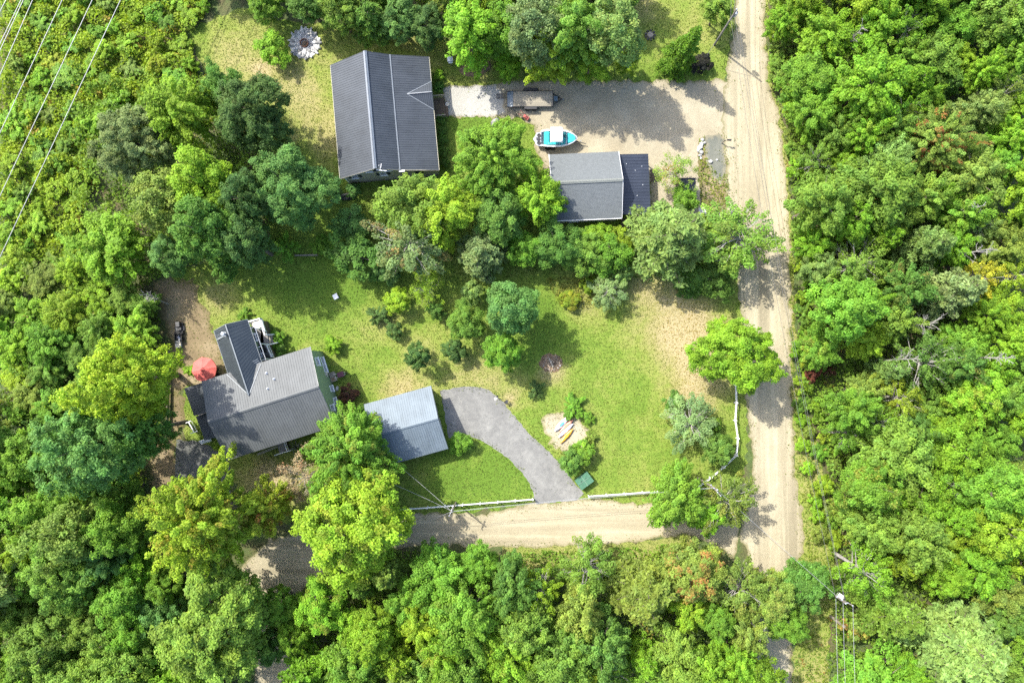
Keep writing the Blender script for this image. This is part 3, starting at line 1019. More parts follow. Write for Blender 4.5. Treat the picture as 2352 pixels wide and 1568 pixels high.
# crown centre (plan px), crown radius px, height m, kind, colour, accent, label
NOTABLE = [
    # yard of the charcoal-roofed house and the oak clump beside it
    (627, 112, 40, 3.6, 'small', 'bright green', 0, 'round bright green shrub tree beside the stone fire pit'),
    (585, 262, 88, 13, 'oak', 'dark green', 0, 'broad dark green oak at the edge of the dry yard'),
    (520, 215, 50, 10, 'oak', 'deep green', 0, 'dark oak behind the broad dark oak, next to the dry yard'),
    (420, 262, 75, 12, 'maple', 'yellow-green', 0, 'pale yellow-green maple just west of the broad dark oak'),
    (320, 330, 88, 12, 'oak', 'grey-green', 0, 'large grey-green oak beside the power line scrub'),
    (460, 420, 72, 13, 'oak', 'yellow-green', 0.0, 'yellow-green tree in the middle of the oak clump'),
    (665, 432, 92, 13, 'oak', 'bluish green', 0, 'big bluish green tree by the corner of the tan-sided house'),
    (560, 450, 60, 14, 'oak', 'dark green', 0, 'dark oak squeezed between the yellow-green tree and the bluish tree'),
    (390, 470, 75, 12, 'oak', 'olive', 0, 'olive oak south of the large grey-green oak'),
    (490, 530, 70, 15, 'oak', 'deep green', 0, 'deep green oak at the south end of the oak clump'),
    (570, 560, 58, 13, 'oak', 'dark green', 0, 'dark oak over the corner of the shaded lawn'),
    (262, 575, 78, 9, 'maple', 'bright green', 0, 'bright green domed maple above the soil yard'),
    (390, 580, 45, 9, 'oak', 'bluish green', 0, 'pale bluish oak between the domed maple and the shaded lawn'),
    (520, 600, 40, 6, 'small', 'deep green', 0, 'low deep green tree at the edge of the shaded lawn'),
    # grove between the houses
    (1132, 372, 95, 11.5, 'maple', 'green', 0, 'tall green maple north of the grove, beside the small lawn'),
    (945, 478, 74, 10.5, 'maple', 'mid green', 0, 'mid green maple against the tan-sided gable'),
    (1030, 485, 66, 11, 'maple', 'yellow-green', 0, 'bright yellow-green maple in the middle of the grove'),
    (1240, 458, 55, 9.5, 'maple', 'bright green', 0, 'bright green maple touching the shingled garage'),
    (1145, 500, 62, 9.5, 'oak', 'deep green', 0, 'deep green oak between the shingled garage and the grove'),
    (940, 560, 82, 10.5, 'sparse', 'grey-green', 0.5, 'thin greyish birch with white branches in the grove'),
    (1108, 580, 66, 9.5, 'pine', 'grey-green', 0, 'feathery grey-green pine at the south side of the grove'),
    (820, 590, 58, 6, 'small', 'deep green', 0, 'round deep green tree beside the timber border'),
    (803, 515, 45, 4.5, 'small', 'bluish green', 0, 'dark bluish shrub tree behind the tan-sided house'),
    (742, 565, 27, 2.6, 'shrub', 'green', 0, 'clipped green shrub at the east end of the timber border'),
    (656, 572, 28, 2.6, 'shrub', 'green', 0, 'clipped green shrub at the west end of the timber border'),
    (888, 622, 34, 4, 'small', 'dark green', 0, 'dark shrub tree below the thin greyish birch'),
    (1205, 575, 46, 6, 'oak', 'green', 0, 'green young oak east of the feathery pine'),
    (1275, 565, 55, 7, 'oak', 'deep green', 0, 'deep green oak south of the shingled garage'),
    (1340, 575, 50, 6, 'oak', 'mid green', 0, 'mid green oak south of the shingled garage, middle of three'),
    (1400, 590, 46, 6, 'small', 'green', 0, 'green small tree south of the shingled garage, nearest the big pine'),
    (1372, 545, 34, 4.5, 'small', 'bright green', 0, 'bright green bush close under the shingled garage'),
    (1425, 552, 32, 4.5, 'small', 'yellow-green', 0, 'yellow-green bush between the shingled garage and the big pine'),
    (1425, 632, 30, 3, 'shrub', 'pale green', 0, 'pale shrub at the foot of the big pine'),
    (1540, 542, 108, 13.5, 'pine', 'pale green', 0, 'big soft pale green pine beside the navy lean-to'),
    (1695, 552, 92, 9.5, 'sparse', 'mid green', 0.15, 'thin olive tree hanging over the dirt road'),
    (1558, 400, 50, 6, 'wispy', 'olive', 0.6, 'thin rust-tinted tree on the gravel parking'),
    (1640, 640, 50, 5, 'small', 'deep green', 0, 'deep green small tree between the pine and the road'),
    (1572, 462, 34, 5, 'small', 'green', 0, 'green small tree growing over the dark shed'),
    (1600, 640, 40, 5, 'spruce', 'deep green', 0, 'young spruce in the shade of the big pine'),
    # south garden
    (1690, 815, 92, 11, 'oak', 'bright green', 0, 'bright green round tree on the lawn beside the road'),
    (1588, 972, 66, 4.8, 'sparse', 'grey-green', 0, 'low greyish apple tree near the white roadside fence'),
    (1650, 1035, 42, 5, 'small', 'deep green', 0, 'deep green small tree inside the white corner fence'),
    (1548, 1135, 66, 9, 'maple', 'green', 0, 'green maple at the end of the short white fence'),
    (1668, 1150, 62, 8.5, 'sparse', 'olive', 0.2, 'thin olive tree at the road corner beside the utility pole'),
    (1620, 1180, 45, 6, 'small', 'bright green', 0, 'bright green small tree at the mouth of the side lane'),
    (1172, 708, 62, 11, 'oak', 'bluish green', 0, 'bluish green tree in the middle of the garden'),
    (1155, 805, 48, 8, 'oak', 'green', 0, 'green tree just south of the bluish garden tree'),
    (1072, 745, 44, 7, 'oak', 'mid green', 0, 'mid green tree just west of the bluish garden tree'),
    (1043, 802, 30, 3.4, 'small', 'dark green', 0, 'small dark conical shrub in the garden, near the middle'),
    (957, 818, 34, 5.2, 'small', 'dark green', 0, 'round dark yew above the bluish-roofed garage'),
    (905, 757, 23, 2.0, 'shrub', 'dark green', 0, 'dark low shrub of the two on the sunny lawn, the southern one'),
    (868, 722, 24, 1.8, 'shrub', 'dark green', 0, 'dark low shrub of the two on the sunny lawn, the northern one'),
    (912, 688, 32, 3.6, 'small', 'yellow-green', 0, 'light yellow-green small tree on the lawn'),
    (985, 660, 44, 4.5, 'wispy', 'yellow-green', 0, 'feathery light tree south of the grove'),
    (1082, 672, 30, 3.6, 'small', 'pale green', 0, 'pale small tree between the pine and the garden trees'),
    (1000, 712, 24, 2.4, 'shrub', 'deep green', 0, 'deep green shrub west of the garden trees'),
    (765, 791, 22, 1.8, 'shrub', 'bright green', 0, 'round bright green shrub by the green house gable'),
    (1395, 672, 44, 4, 'sparse', 'grey-green', 0, 'willowy greyish bush at the top of the big lawn'),
    (1350, 655, 24, 1.6, 'shrub', 'yellow-green', 0, 'yellowish weedy shrub by the willowy bush'),
    (1310, 690, 26, 1.4, 'shrub', 'golden green', 0.3, 'golden weed clump on the rough patch of the lawn'),
    (1058, 1017, 27, 2.4, 'small', 'green', 0, 'round green shrub at the corner of the bluish-roofed garage'),
    (1229, 896, 20, 1.2, 'shrub', 'dark green', 0, 'small dark shrub near the brush pile'),
    (1316, 936, 27, 1.3, 'shrub', 'green', 0, 'green shrub at the north side of the kayak patch'),
    (1353, 960, 14, 0.9, 'shrub', 'green', 0, 'small green shrub on the east rim of the kayak patch'),
    (1357, 1002, 14, 0.9, 'shrub', 'olive', 0, 'small olive shrub on the south-east rim of the kayak patch'),
    (1313, 1062, 32, 3.0, 'small', 'deep green', 0, 'deep green shrub beside the driveway, nearest the green bin shed'),
    (1342, 1040, 30, 2.2, 'shrub', 'green', 0, 'lighter shrub between the kayak patch and the green bin shed'),
    (1550, 922, 26, 2.4, 'shrub', 'deep green', 0, 'deep green shrub above the greyish apple tree'),
    (1640, 975, 20, 2, 'shrub', 'green', 0, 'green shrub close to the white roadside fence'),
    # by the green house
    (288, 865, 104, 20, 'oak', 'yellow-green', 0.1, 'large yellow-green tree west of the red umbrella'),
    (225, 1012, 108, 19, 'oak', 'bluish green', 0, 'large bluish green oak west of the green house'),
    (335, 985, 62, 16, 'oak', 'deep green', 0, 'deep green oak beside the soil yard'),
    (802, 1040, 96, 11.5, 'maple', 'green', 0.25, 'green maple leaning over the bluish-roofed garage'),
    (835, 1085, 62, 9, 'maple', 'olive', 0.7, 'maple turning coral between the garage and the very big tree'),
    (700, 1095, 58, 7, 'wispy', 'pinkish brown', 0.8, 'thin pinkish brown tree south of the green house'),
    (805, 1205, 126, 15, 'oak', 'yellow-green', 0.25, 'very big yellow-green tree over the side lane'),
    (480, 1190, 114, 19, 'maple', 'yellow-green', 0.4, 'starburst yellow-green maple with orange tints below the green house'),
    (620, 1165, 52, 12, 'maple', 'golden green', 0.9, 'orange-tinted maple between the two yellow-green maples'),
    (640, 1392, 48, 8, 'oak', 'green', 0, 'green oak over the bend of the side lane, northern one'),
    (622, 1480, 44, 7, 'oak', 'deep green', 0, 'deep green oak over the side lane near the photo bottom'),
    (505, 1440, 128, 15, 'oak', 'mid green', 0, 'very big round mid green oak south of the lane'),
    (735, 1400, 60, 9, 'oak', 'bright green', 0.4, 'bright oak at the bend of the side lane'),
    (505, 1022, 14, 1.2, 'shrub', 'yellow-green', 0, 'yellow-green shrub at the west porch corner'),
    (435, 850, 14, 0.9, 'shrub', 'yellow-green', 0, 'small yellow-green plant beside the red umbrella'),
    (636, 775, 20, 1.3, 'shrub', 'green', 0, 'leafy flower shrub north of the deck steps'),
    (640, 812, 20, 1.3, 'shrub', 'deep green', 0, 'leafy shrub south of the deck steps'),
    (560, 722, 14, 0.8, 'shrub', 'green', 0, 'low plant at the north wall of the slate-roofed wing'),
    (800, 905, 24, 1.4, 'shrub', 'dusky red', 0.2, 'dusky red shrub in the shade of the green gable'),
    (1615, 145, 26, 1.6, 'shrub', 'near-black', 0, 'near-black rounded shrub at the foot of the utility pole'),
    # north edge
    (708, 2, 52, 8, 'oak', 'deep green', 0, 'deep green oak behind the fire pit'),
    (612, 8, 44, 6, 'oak', 'green', 0, 'green oak between the fire pit and the bright scrub'),
    (780, 22, 52, 9, 'oak', 'mid green', 0, 'mid green oak north-east of the fire pit'),
    (850, 40, 52, 9, 'pine', 'deep green', 0, 'dark pine north of the charcoal-roofed house, western one'),
    (925, 45, 50, 8, 'oak', 'bluish green', 0, 'bluish oak north of the charcoal-roofed house'),
    (985, 62, 48, 8, 'oak', 'dark green', 0, 'dark oak north of the charcoal-roofed house, eastern one'),
    (1085, 75, 66, 10.5, 'maple', 'bright green', 0, 'bright green maple above the brown brush mound'),
    (1160, 70, 62, 10.5, 'oak', 'green', 0, 'green oak right behind the brown brush mound'),
    (1235, 78, 70, 14.5, 'oak', 'grey-green', 0, 'grey-green oak behind the flatbed trailer'),
    (1262, 122, 56, 10, 'maple', 'yellow-green', 0.1, 'yellow-green maple hanging over the flatbed trailer'),
    (1168, 148, 32, 4.5, 'maple', 'bright green', 0, 'bright green young maple by the trailer ramps'),
    (1330, 70, 64, 14.5, 'maple', 'mid green', 0, 'mid green maple north of the gravel driveway'),
    (1410, 80, 74, 15.5, 'oak', 'pale green', 0.15, 'pale oak at the east end of the northern tree row'),
    (1360, 140, 44, 9, 'oak', 'bright green', 0, 'bright young oak at the edge of the gravel driveway'),
    (1440, 140, 30, 4, 'small', 'yellow-green', 0, 'small yellow-green tree at the north side of the driveway'),
    (1578, 95, 42, 11.5, 'spruce', 'green', 0, 'narrow green spruce near the driveway mouth'),
    (1650, 22, 42, 6.5, 'small', 'mid green', 0, 'roadside tree beside the top of the utility pole'),
    # woods east of the road, the ones that stand out
    (1895, 90, 62, 9, 'maple', 'bright green', 0, 'bright green maple at the roadside opposite the utility pole'),
    (2148, 330, 82, 11, 'maple', 'olive', 1.0, 'olive maple with pinkish tips deep in the east woods'),
    (2190, 670, 80, 13.5, 'pine', 'grey-green', 0, 'grey-green pine standing out in the east woods'),
    (2130, 560, 60, 12.5, 'pine', 'pale green', 0, 'pale pine just north-west of the grey-green pine'),
    (2250, 640, 44, 9, 'sparse', 'yellow', 0, 'yellow birch beside the grey-green pine'),
    (2070, 915, 44, 9, 'sparse', 'golden green', 0.0, 'golden thin birch east of the crimson bush'),
    (1866, 858, 20, 3.5, 'small', 'crimson', 0, 'crimson small tree at the edge of the east woods'),
    (1905, 852, 13, 3, 'shrub', 'dusky red', 0, 'small dusky red shrub next to the crimson tree'),
    (2225, 1500, 118, 15.5, 'pine', 'pale green', 0, 'very big pale pine at the south-east corner of the woods'),
    (2060, 1420, 80, 13, 'pine', 'mid green', 0, 'green pine west of the very big pale pine'),
    (1850, 1345, 58, 8, 'oak', 'deep green', 0, 'deep green oak over the lower road, beside the utility pole'),
    (1772, 1362, 62, 9, 'oak', 'olive', 0.2, 'olive oak over the lower road'),
    (1800, 1432, 46, 8, 'oak', 'green', 0, 'green oak over the lower road, southern one'),
    (1700, 1345, 62, 9.5, 'sparse', 'olive', 0.2, 'thin olive birch south of the road corner'),
    (1585, 1310, 75, 10.5, 'oak', 'olive', 0.75, 'rusty-tinted oak south of the side lane'),
    (1350, 1300, 66, 9.5, 'sparse', 'mid green', 0.1, 'thin green birch on the south rim of the side lane'),
    (1480, 1370, 92, 12, 'pine', 'olive', 0, 'olive willowy pine in the south woods'),
    (1960, 1440, 34, 4, 'shrub', 'olive', 0.8, 'rust-tinted shrub below the utility pole with the white transformer'),
]
for (u, v, rp, h, kind, colour, acc, label) in NOTABLE:
    zc = h * 0.62
    p = at(u, v, zc)
    r = rp / scale_at(zc)
    name, cat = NAMES[kind]
    plant(kind, size_of(kind, r), p.x, p.y, r, h, colour, name, cat, label, None, acc)

# ---- the woods and the scrub, filled tree by tree
FIX = [(p[0], p[1], p[2]) for p in TREES]
BLOCKED = [LAWN, LANE, DRIVE, ROAD, ASPH, ASPH2, DIRT, plan(VERGE2_PX)]
ORD = ['first', 'second', 'third', 'fourth', 'fifth', 'sixth', 'seventh', 'eighth', 'ninth', 'tenth', 'eleventh', 'twelfth', 'thirteenth', 'fourteenth', 'fifteenth', 'sixteenth', 'seventeenth', 'eighteenth', 'nineteenth', 'twentieth',
       'twenty-first', 'twenty-second', 'twenty-third', 'twenty-fourth', 'twenty-fifth', 'twenty-sixth', 'twenty-seventh', 'twenty-eighth', 'twenty-ninth', 'thirtieth']
_ones = ORD[:9]
for _t, _w in ((30, 'thirty'), (40, 'forty'), (50, 'fifty'), (60, 'sixty'), (70, 'seventy'), (80, 'eighty'), (90, 'ninety')):
    if _t > 30:
        ORD.append(_w[:-1] + 'ieth')
    ORD += [_w + '-' + q for q in _ones]



def in_photo(x, y, z, r):
    """whether a crown of radius r at height z shows in the frame"""
    dz = z * 0.62 - CAM_H
    yc, zc = _c * y + _s * dz, -_s * y + _c * dz
    u, v, k = 1176 - 1568 * x / zc, 784 + 1568 * yc / zc, 1568 * r / -zc
    return -k < u < 2352 + k and -k < v < 1568 + k


def fill(poly_px, spacing, rr, hh, kinds, palette, where, group, row_axis, row_size, row_phrase, along_phrase, seed, margin=0.6, keep=0.80, accent=(0.0, 0.0), xlim=(-66, 66), ylim=(-45, 52)):
    rng = random.Random(seed)
    poly = plan(poly_px)
    xs, ys = [p[0] for p in poly], [p[1] for p in poly]
    got = []
    tries = 0
    area = (min(max(xs), xlim[1]) - max(min(xs), xlim[0])) * (min(max(ys), ylim[1]) - max(min(ys), ylim[0]))
    m = int(area * 6)
    nr = np.random.default_rng(seed)
    cx, cy = nr.uniform(max(min(xs), xlim[0]), min(max(xs), xlim[1]), m), nr.uniform(max(min(ys), ylim[0]), min(max(ys), ylim[1]), m)
    ok = inside(poly, cx, cy)
    for b in BLOCKED:
        ok &= ~inside(b, cx, cy)
    cx, cy = cx[ok], cy[ok]
    ok = np.ones(len(cx), bool)
    for b in BLOCKED:
        ok &= edge_distance(b, cx, cy) > margin
    for x, y in zip(cx[ok].tolist(), cy[ok].tolist()):
        r = rng.uniform(*rr)
        if any((x - a) ** 2 + (y - b) ** 2 < (keep * (r + c)) ** 2 for a, b, c in FIX):
            continue
        if any((x - a) ** 2 + (y - b) ** 2 < (spacing * (r + c) / (rr[0] + rr[1])) ** 2 for a, b, c in got):
            continue
        got.append((x, y, r))
    # rows for the labels
    key = (lambda p: p[0]) if row_axis == 'x' else (lambda p: -p[1])
    oth = (lambda p: -p[1]) if row_axis == 'x' else (lambda p: p[0])
    rows = {}
    hid = [p for p in got if not in_photo(p[0], p[1], 0.5 * (hh[0] + hh[1]), 0.7 * p[2])]
    got = [p for p in got if p not in hid]
    lo = min(key(p) for p in got)
    for p in got:
        rows.setdefault(int((key(p) - lo) / row_size), []).append(p)
    for i, k in enumerate(sorted(rows)):
        for j, p in enumerate(sorted(rows[k], key=oth)):
            x, y, r = p
            kind = rng.choices([a for a, _ in kinds], [b for _, b in kinds])[0]
            colour = rng.choices([a for a, _ in palette], [b for _, b in palette])[0]
            h = rng.uniform(*hh) * (0.8 + 0.4 * (r - rr[0]) / (rr[1] - rr[0] + 1e-6))
            name, cat = NAMES[kind]
            lab = f'{colour} {cat} in the {where}, {ORD[i]} {row_phrase}, {ORD[j]} {along_phrase}'
            plant(kind, size_of(kind, r), x, y, r, h, colour, name, cat, lab, group, rng.uniform(*accent) if rng.random() < 0.18 else 0.0)
    for x, y, r in [p for p in hid if p[0] < 0 or p[1] > 40]:      # just past the photo's edge: they lean out of view and only shade what is inside
        kind = rng.choices([a for a, _ in kinds], [b for _, b in kinds])[0]
        colour = rng.choices([a for a, _ in palette], [b for _, b in palette])[0]
        name, cat = NAMES[kind]
        plant(kind, size_of(kind, r), x, y, r, rng.uniform(*hh), colour, name, cat, f'{cat} of the {where} growing just past the edge of the photo', group + ' past the photo edge')
    return got


GREENS = [('bright green', 6), ('green', 4), ('mid green', 4), ('yellow-green', 3), ('olive', 2), ('pale green', 1.2), ('deep green', 0.8), ('golden green', 0.3)]
EAST_PX = [(1764, -120), (2600, -120), (2600, 1750), (1905, 1750), (1893, 1480), (1905, 1330), (1888, 1240), (1878, 1000), (1828, 900), (1824, 600), (1806, 330), (1780, 200), (1766, 120)]
east = fill(EAST_PX, 3.75, (2.0, 3.9), (8, 13), [('maple', 7), ('oak', 2.5), ('sparse', 1.6), ('pine', 0.9)], GREENS, 'east woods', 'trees in the woods east of the road', 'x', 4.2, 'row from the road', 'from the top', 301, margin=0.25, accent=(0.1, 0.35))
BRUSH_PX = [(1757, -80), (1790, -80), (1790, 120), (1800, 200), (1830, 330), (1850, 600), (1850, 900), (1900, 1000), (1915, 1100), (1925, 1250), (1870, 1250), (1850, 1120), (1826, 1010), (1819, 900), (1818, 600), (1805, 400), (1792, 280), (1768, 200), (1760, 100)]
BLOCKED_ALL, BLOCKED = BLOCKED, [ROAD]
FIX = FIX
brush = fill(BRUSH_PX, 1.9, (0.8, 1.5), (1.2, 3.0), [('shrub', 5), ('small', 2)], [('bright green', 5), ('green', 4), ('yellow-green', 4), ('olive', 3), ('golden green', 1.5), ('mid green', 3)], 'roadside brush', 'shrubs along the east edge of the dirt road', 'x', 9.0, 'strip out', 'from the top', 311, margin=0.5, keep=0.2)
BLOCKED = BLOCKED_ALL
SOUTH_PX = [(700, 1345), (800, 1296), (945, 1258), (1165, 1264), (1290, 1260), (1450, 1254), (1575, 1240), (1690, 1310), (1722, 1330), (1722, 1750), (705, 1750), (695, 1560)]
south = fill(SOUTH_PX, 3.8, (2.1, 4.0), (9, 13), [('maple', 7), ('oak', 4), ('sparse', 1.4), ('pine', 0.8)], [('bright green', 5), ('green', 5), ('mid green', 4), ('deep green', 2), ('olive', 3), ('yellow-green', 2), ('pale green', 1)], 'south woods', 'trees in the woods south of the side lane', 'y', 4.4, 'row down', 'from the west', 302, accent=(0.1, 0.3))
WEST_PX = [(-200, 1010), (300, 1010), (365, 1010), (345, 1150), (380, 1260), (520, 1400), (560, 1750), (-200, 1750)]
west = fill(WEST_PX, 4.1, (2.4, 4.4), (10, 14), [('maple', 3), ('oak', 8)], [('green', 5), ('mid green', 6), ('bright green', 3), ('bluish green', 2.5), ('olive', 2), ('pale green', 1.5), ('yellow-green', 1)], 'south-west woods', 'trees in the woods south of the green house', 'y', 5.0, 'row down', 'from the west', 303)
MID_PX = [(-200, 600), (230, 600), (330, 660), (370, 720), (385, 800), (382, 1000), (-200, 1005)]
mid = fill(MID_PX, 3.2, (1.7, 3.0), (3.5, 6.5), [('maple', 6), ('oak', 2), ('sparse', 1), ('small', 2)], [('green', 4), ('bright green', 6), ('mid green', 4), ('olive', 3), ('yellow-green', 4), ('deep green', 0.8)], 'west thicket', 'trees of the thicket west of the soil yard', 'y', 4.0, 'row down', 'from the west', 304)
SCRUB_PX = [(-200, -120), (520, -120), (470, 40), (455, 110), (455, 190), (380, 215), (280, 260), (230, 330), (200, 450), (200, 560), (240, 600), (-200, 600)]
scrub = fill(SCRUB_PX, 2.7, (0.9, 2.1), (1.0, 2.5), [('small', 2), ('shrub', 6)], [('bright green', 5), ('green', 2), ('olive', 3), ('yellow-green', 7), ('golden green', 1.5), ('mid green', 2)], 'scrub', 'shrubs in the scrub under the power lines', 'y', 3.2, 'row down', 'from the west', 305, keep=0.72)
NORTH_PX = [(520, -120), (1440, -120), (1440, 40), (1430, 60), (1130, 60), (1000, 40), (700, 20), (560, 0), (510, 10)]
north = fill(NORTH_PX, 4.0, (2.3, 3.3), (8, 11.5), [('maple', 4), ('oak', 6), ('pine', 1)], [('deep green', 3), ('green', 4), ('bright green', 3), ('mid green', 4), ('olive', 2), ('yellow-green', 1.5)], 'north woods', 'trees in the woods north of the gardens', 'y', 4.5, 'row down', 'from the west', 306)


def bare(u, v, z, rp, h, label):
    p = at(u, v, z)
    o = thing('bare_tree', label, 'bare tree', (p.x, p.y, 0), _tr.uniform(0, 6.28))
    t = bpy.data.objects.new('trunk', bare_tree(int(u + v), rp / 17.4, h))
    COL.objects.link(t)
    t.parent = o


for args in ((2085, 830, 9, 40, 11, 'leafless white-branched tree east of the crimson bush'), (2225, 478, 9, 36, 11.5, 'leafless pale tree at the east end of the woods'), (2130, 745, 9, 40, 11, 'leafless pale tree south of the grey-green pine'),
             (1975, 85, 8, 30, 10, 'leafless grey tree opposite the utility pole'), (2310, 820, 11, 26, 13, 'leafless tree with a thick white trunk at the photo edge'),
             (2240, 575, 9, 30, 12, 'leafless tree with long white limbs beside the pale pine'), (1740, 1440, 7, 30, 9, 'leafless grey tree by the lower road'), (340, 690, 5, 22, 6, 'leafless thin tree at the rim of the soil yard')):
    bare(*args)


# ---- ground cover
def in_any(zones, x, y, margin=0.0):
    r = np.zeros(np.shape(x), bool)
    for z in zones:
        r |= inside(z, x, y)
    return r


def scatter(name, polys, density, holes, hfun, leaf, colour, seed, up=0.8, acc=0.0):
    rng = np.random.default_rng(seed)
    P = []
    for poly in polys:
        xs, ys = [p[0] for p in poly], [p[1] for p in poly]
        x0, x1, y0, y1 = max(min(xs), -68), min(max(xs), 68), max(min(ys), -46), min(max(ys), 54)
        n = int((x1 - x0) * (y1 - y0) * density)
        x, y = rng.uniform(x0, x1, n), rng.uniform(y0, y1, n)
        ok = inside(poly, x, y)
        for hz in holes:
            ok &= ~inside(hz, x, y)
        P.append(np.stack([x[ok], y[ok]], 1))
    P = np.concatenate(P)
    n = len(P)
    h = hfun(P[:, 0], P[:, 1])
    z = h * rng.uniform(0.45, 1.05, n)
    pos = np.column_stack([P, z])
    nrm = rng.normal(0, 0.55, (n, 3)) + np.array([0, 0, up])
    b = 0.5 + 0.16 * wavy(P[:, 0], P[:, 1], 1.1) + rng.normal(0, 0.15, n)
    hue = 0.5 + 0.28 * wavy(P[:, 0] + 40, P[:, 1], 0.45) + rng.normal(0, 0.12, n)
    a = (wavy(P[:, 0], P[:, 1] + 20, 0.8) > 0.95) * rng.uniform(0, 1, n) * acc
    me = leaf_mesh(name, pos, nrm, leaf * rng.uniform(0.6, 1.4, n), np.stack([b, hue, a], 1))
    o = bpy.data.objects.new(name, me)
    COL.objects.link(o)
    o.color = (*colour, 1.0)
    tag(o, kind='stuff')
    return o


HOLES = [LAWN, LANE, DRIVE, ROAD, ASPH, ASPH2, DIRT]
mound = lambda x, y: 0.6 + 2.6 * np.clip(0.5 + wavy(x, y, 0.55), 0, 1.6)
scatter('undergrowth', [plan(EAST_PX), plan(SOUTH_PX), plan(WEST_PX), plan(MID_PX), plan(NORTH_PX), plan([(190, 190), (470, 170), (620, 260), (650, 440), (620, 560), (420, 620), (330, 660), (230, 600), (190, 450)])], 26, HOLES, mound, 0.17, (0.140, 0.235, 0.028), 401, acc=0.5)
o = scatter('scrub_undergrowth', [plan(SCRUB_PX)], 55, HOLES, lambda x, y: 0.5 + 0.9 * np.clip(0.5 + wavy(x, y, 0.7), 0, 1.5), 0.17, (0.215, 0.305, 0.026), 402, acc=0.6)
o['label'] = 'dense bright scrub covering the strip under the power lines'
o['category'] = 'undergrowth'
scatter('roadside_weeds', [VERGE2], 26, [ROAD], lambda x, y: 0.08 + 0.4 * np.clip(0.4 + wavy(x, y, 0.8), 0, 1.4), 0.13, (0.160, 0.225, 0.035), 403, acc=0.8)
GROVE_PX = [(640, 600), (700, 590), (790, 560), (850, 430), (1000, 415), (1180, 440), (1230, 520), (1430, 520), (1500, 600), (1640, 560), (1680, 500), (1690, 640), (1480, 640), (1300, 620), (1000, 660), (880, 640), (780, 600)]
scatter('grove_undergrowth', [plan(GROVE_PX)], 9, [], lambda x, y: 0.15 + 0.5 * np.clip(wavy(x, y, 0.6), 0, 1.4), 0.14, (0.098, 0.160, 0.024), 404)
ROUGH_PX = [(1250, 640), (1330, 630), (1420, 650), (1415, 690), (1330, 712), (1280, 690)]
scatter('rough_weeds', [plan(ROUGH_PX)], 34, [], lambda x, y: 0.1 + 0.4 * np.clip(0.4 + wavy(x, y, 0.9), 0, 1.4), 0.11, (0.195, 0.205, 0.04), 405, acc=0.8)
scatter('island_weeds', [plan([(1603, 395), (1625, 372), (1650, 400), (1672, 395), (1676, 475), (1655, 490), (1612, 480)]), plan([(1605, 318), (1618, 312), (1626, 372), (1606, 400)])], 30, [], lambda x, y: 0.05 + 0.35 * np.clip(0.35 + wavy(x, y, 1.2), 0, 1.4), 0.11, (0.19, 0.24, 0.035), 407, acc=0.8)
scatter('rim_weeds', [plan([(1240, 940), (1300, 925), (1362, 950), (1372, 1010), (1345, 1045), (1290, 1050), (1270, 1042), (1330, 1030), (1352, 1000), (1340, 960), (1290, 945)]), BED, plan([(1520, 945), (1600, 960), (1650, 1000), (1560, 1020)])], 12, [GBED], lambda x, y: 0.05 + 0.3 * np.clip(0.3 + wavy(x, y, 1.0), 0, 1.4), 0.10, (0.13, 0.21, 0.03), 406, acc=0.6)


def lawn_blades():
    """short tufts all over the lawns, coloured like the turf they stand in"""
    rng = np.random.default_rng(77)
    xs, ys = rng.uniform(-45, 36, 230000), rng.uniform(-30, 53, 230000)
    ok = (inside(LAWN, xs, ys) | inside(VERGE, xs, ys)) & ~in_any([LANE, DRIVE, ROAD, ASPH, ASPH2, PALE, GBED], xs, ys)
    x, y = xs[ok], ys[ok]
    keep = rng.random(len(x)) < np.where(in_any([SAND, DIRT, BED], x, y), 0.25, 1.0)
    x, y = x[keep], y[keep]
    n = len(x)
    d = dryness(x, y)
    h = 0.035 + 0.05 * rng.random(n) + 0.03 * np.clip(wavy(x, y, 0.6), 0, 1)
    pos = np.column_stack([x, y, h * 0.6])
    nrm = rng.normal(0, 0.7, (n, 3)) + np.array([0, 0, 0.6])
    hue = 0.42 + 0.5 * d + 0.25 * wavy(x, y, 0.35) + rng.normal(0, 0.10, n)
    br = 0.46 + 0.22 * d + 0.10 * wavy(x + 9, y, 1.2) + rng.normal(0, 0.06, n)
    me = leaf_mesh('grass', pos, nrm, 0.085 * rng.uniform(0.6, 1.4, n), np.stack([br, hue, np.clip(d - 0.55, 0, 0.5) * 0.6], 1), 0.5)
    o = bpy.data.objects.new('grass', me)
    COL.objects.link(o)
    o.color = (0.130, 0.178, 0.032, 1.0)
    tag(o, kind='stuff')


lawn_blades()


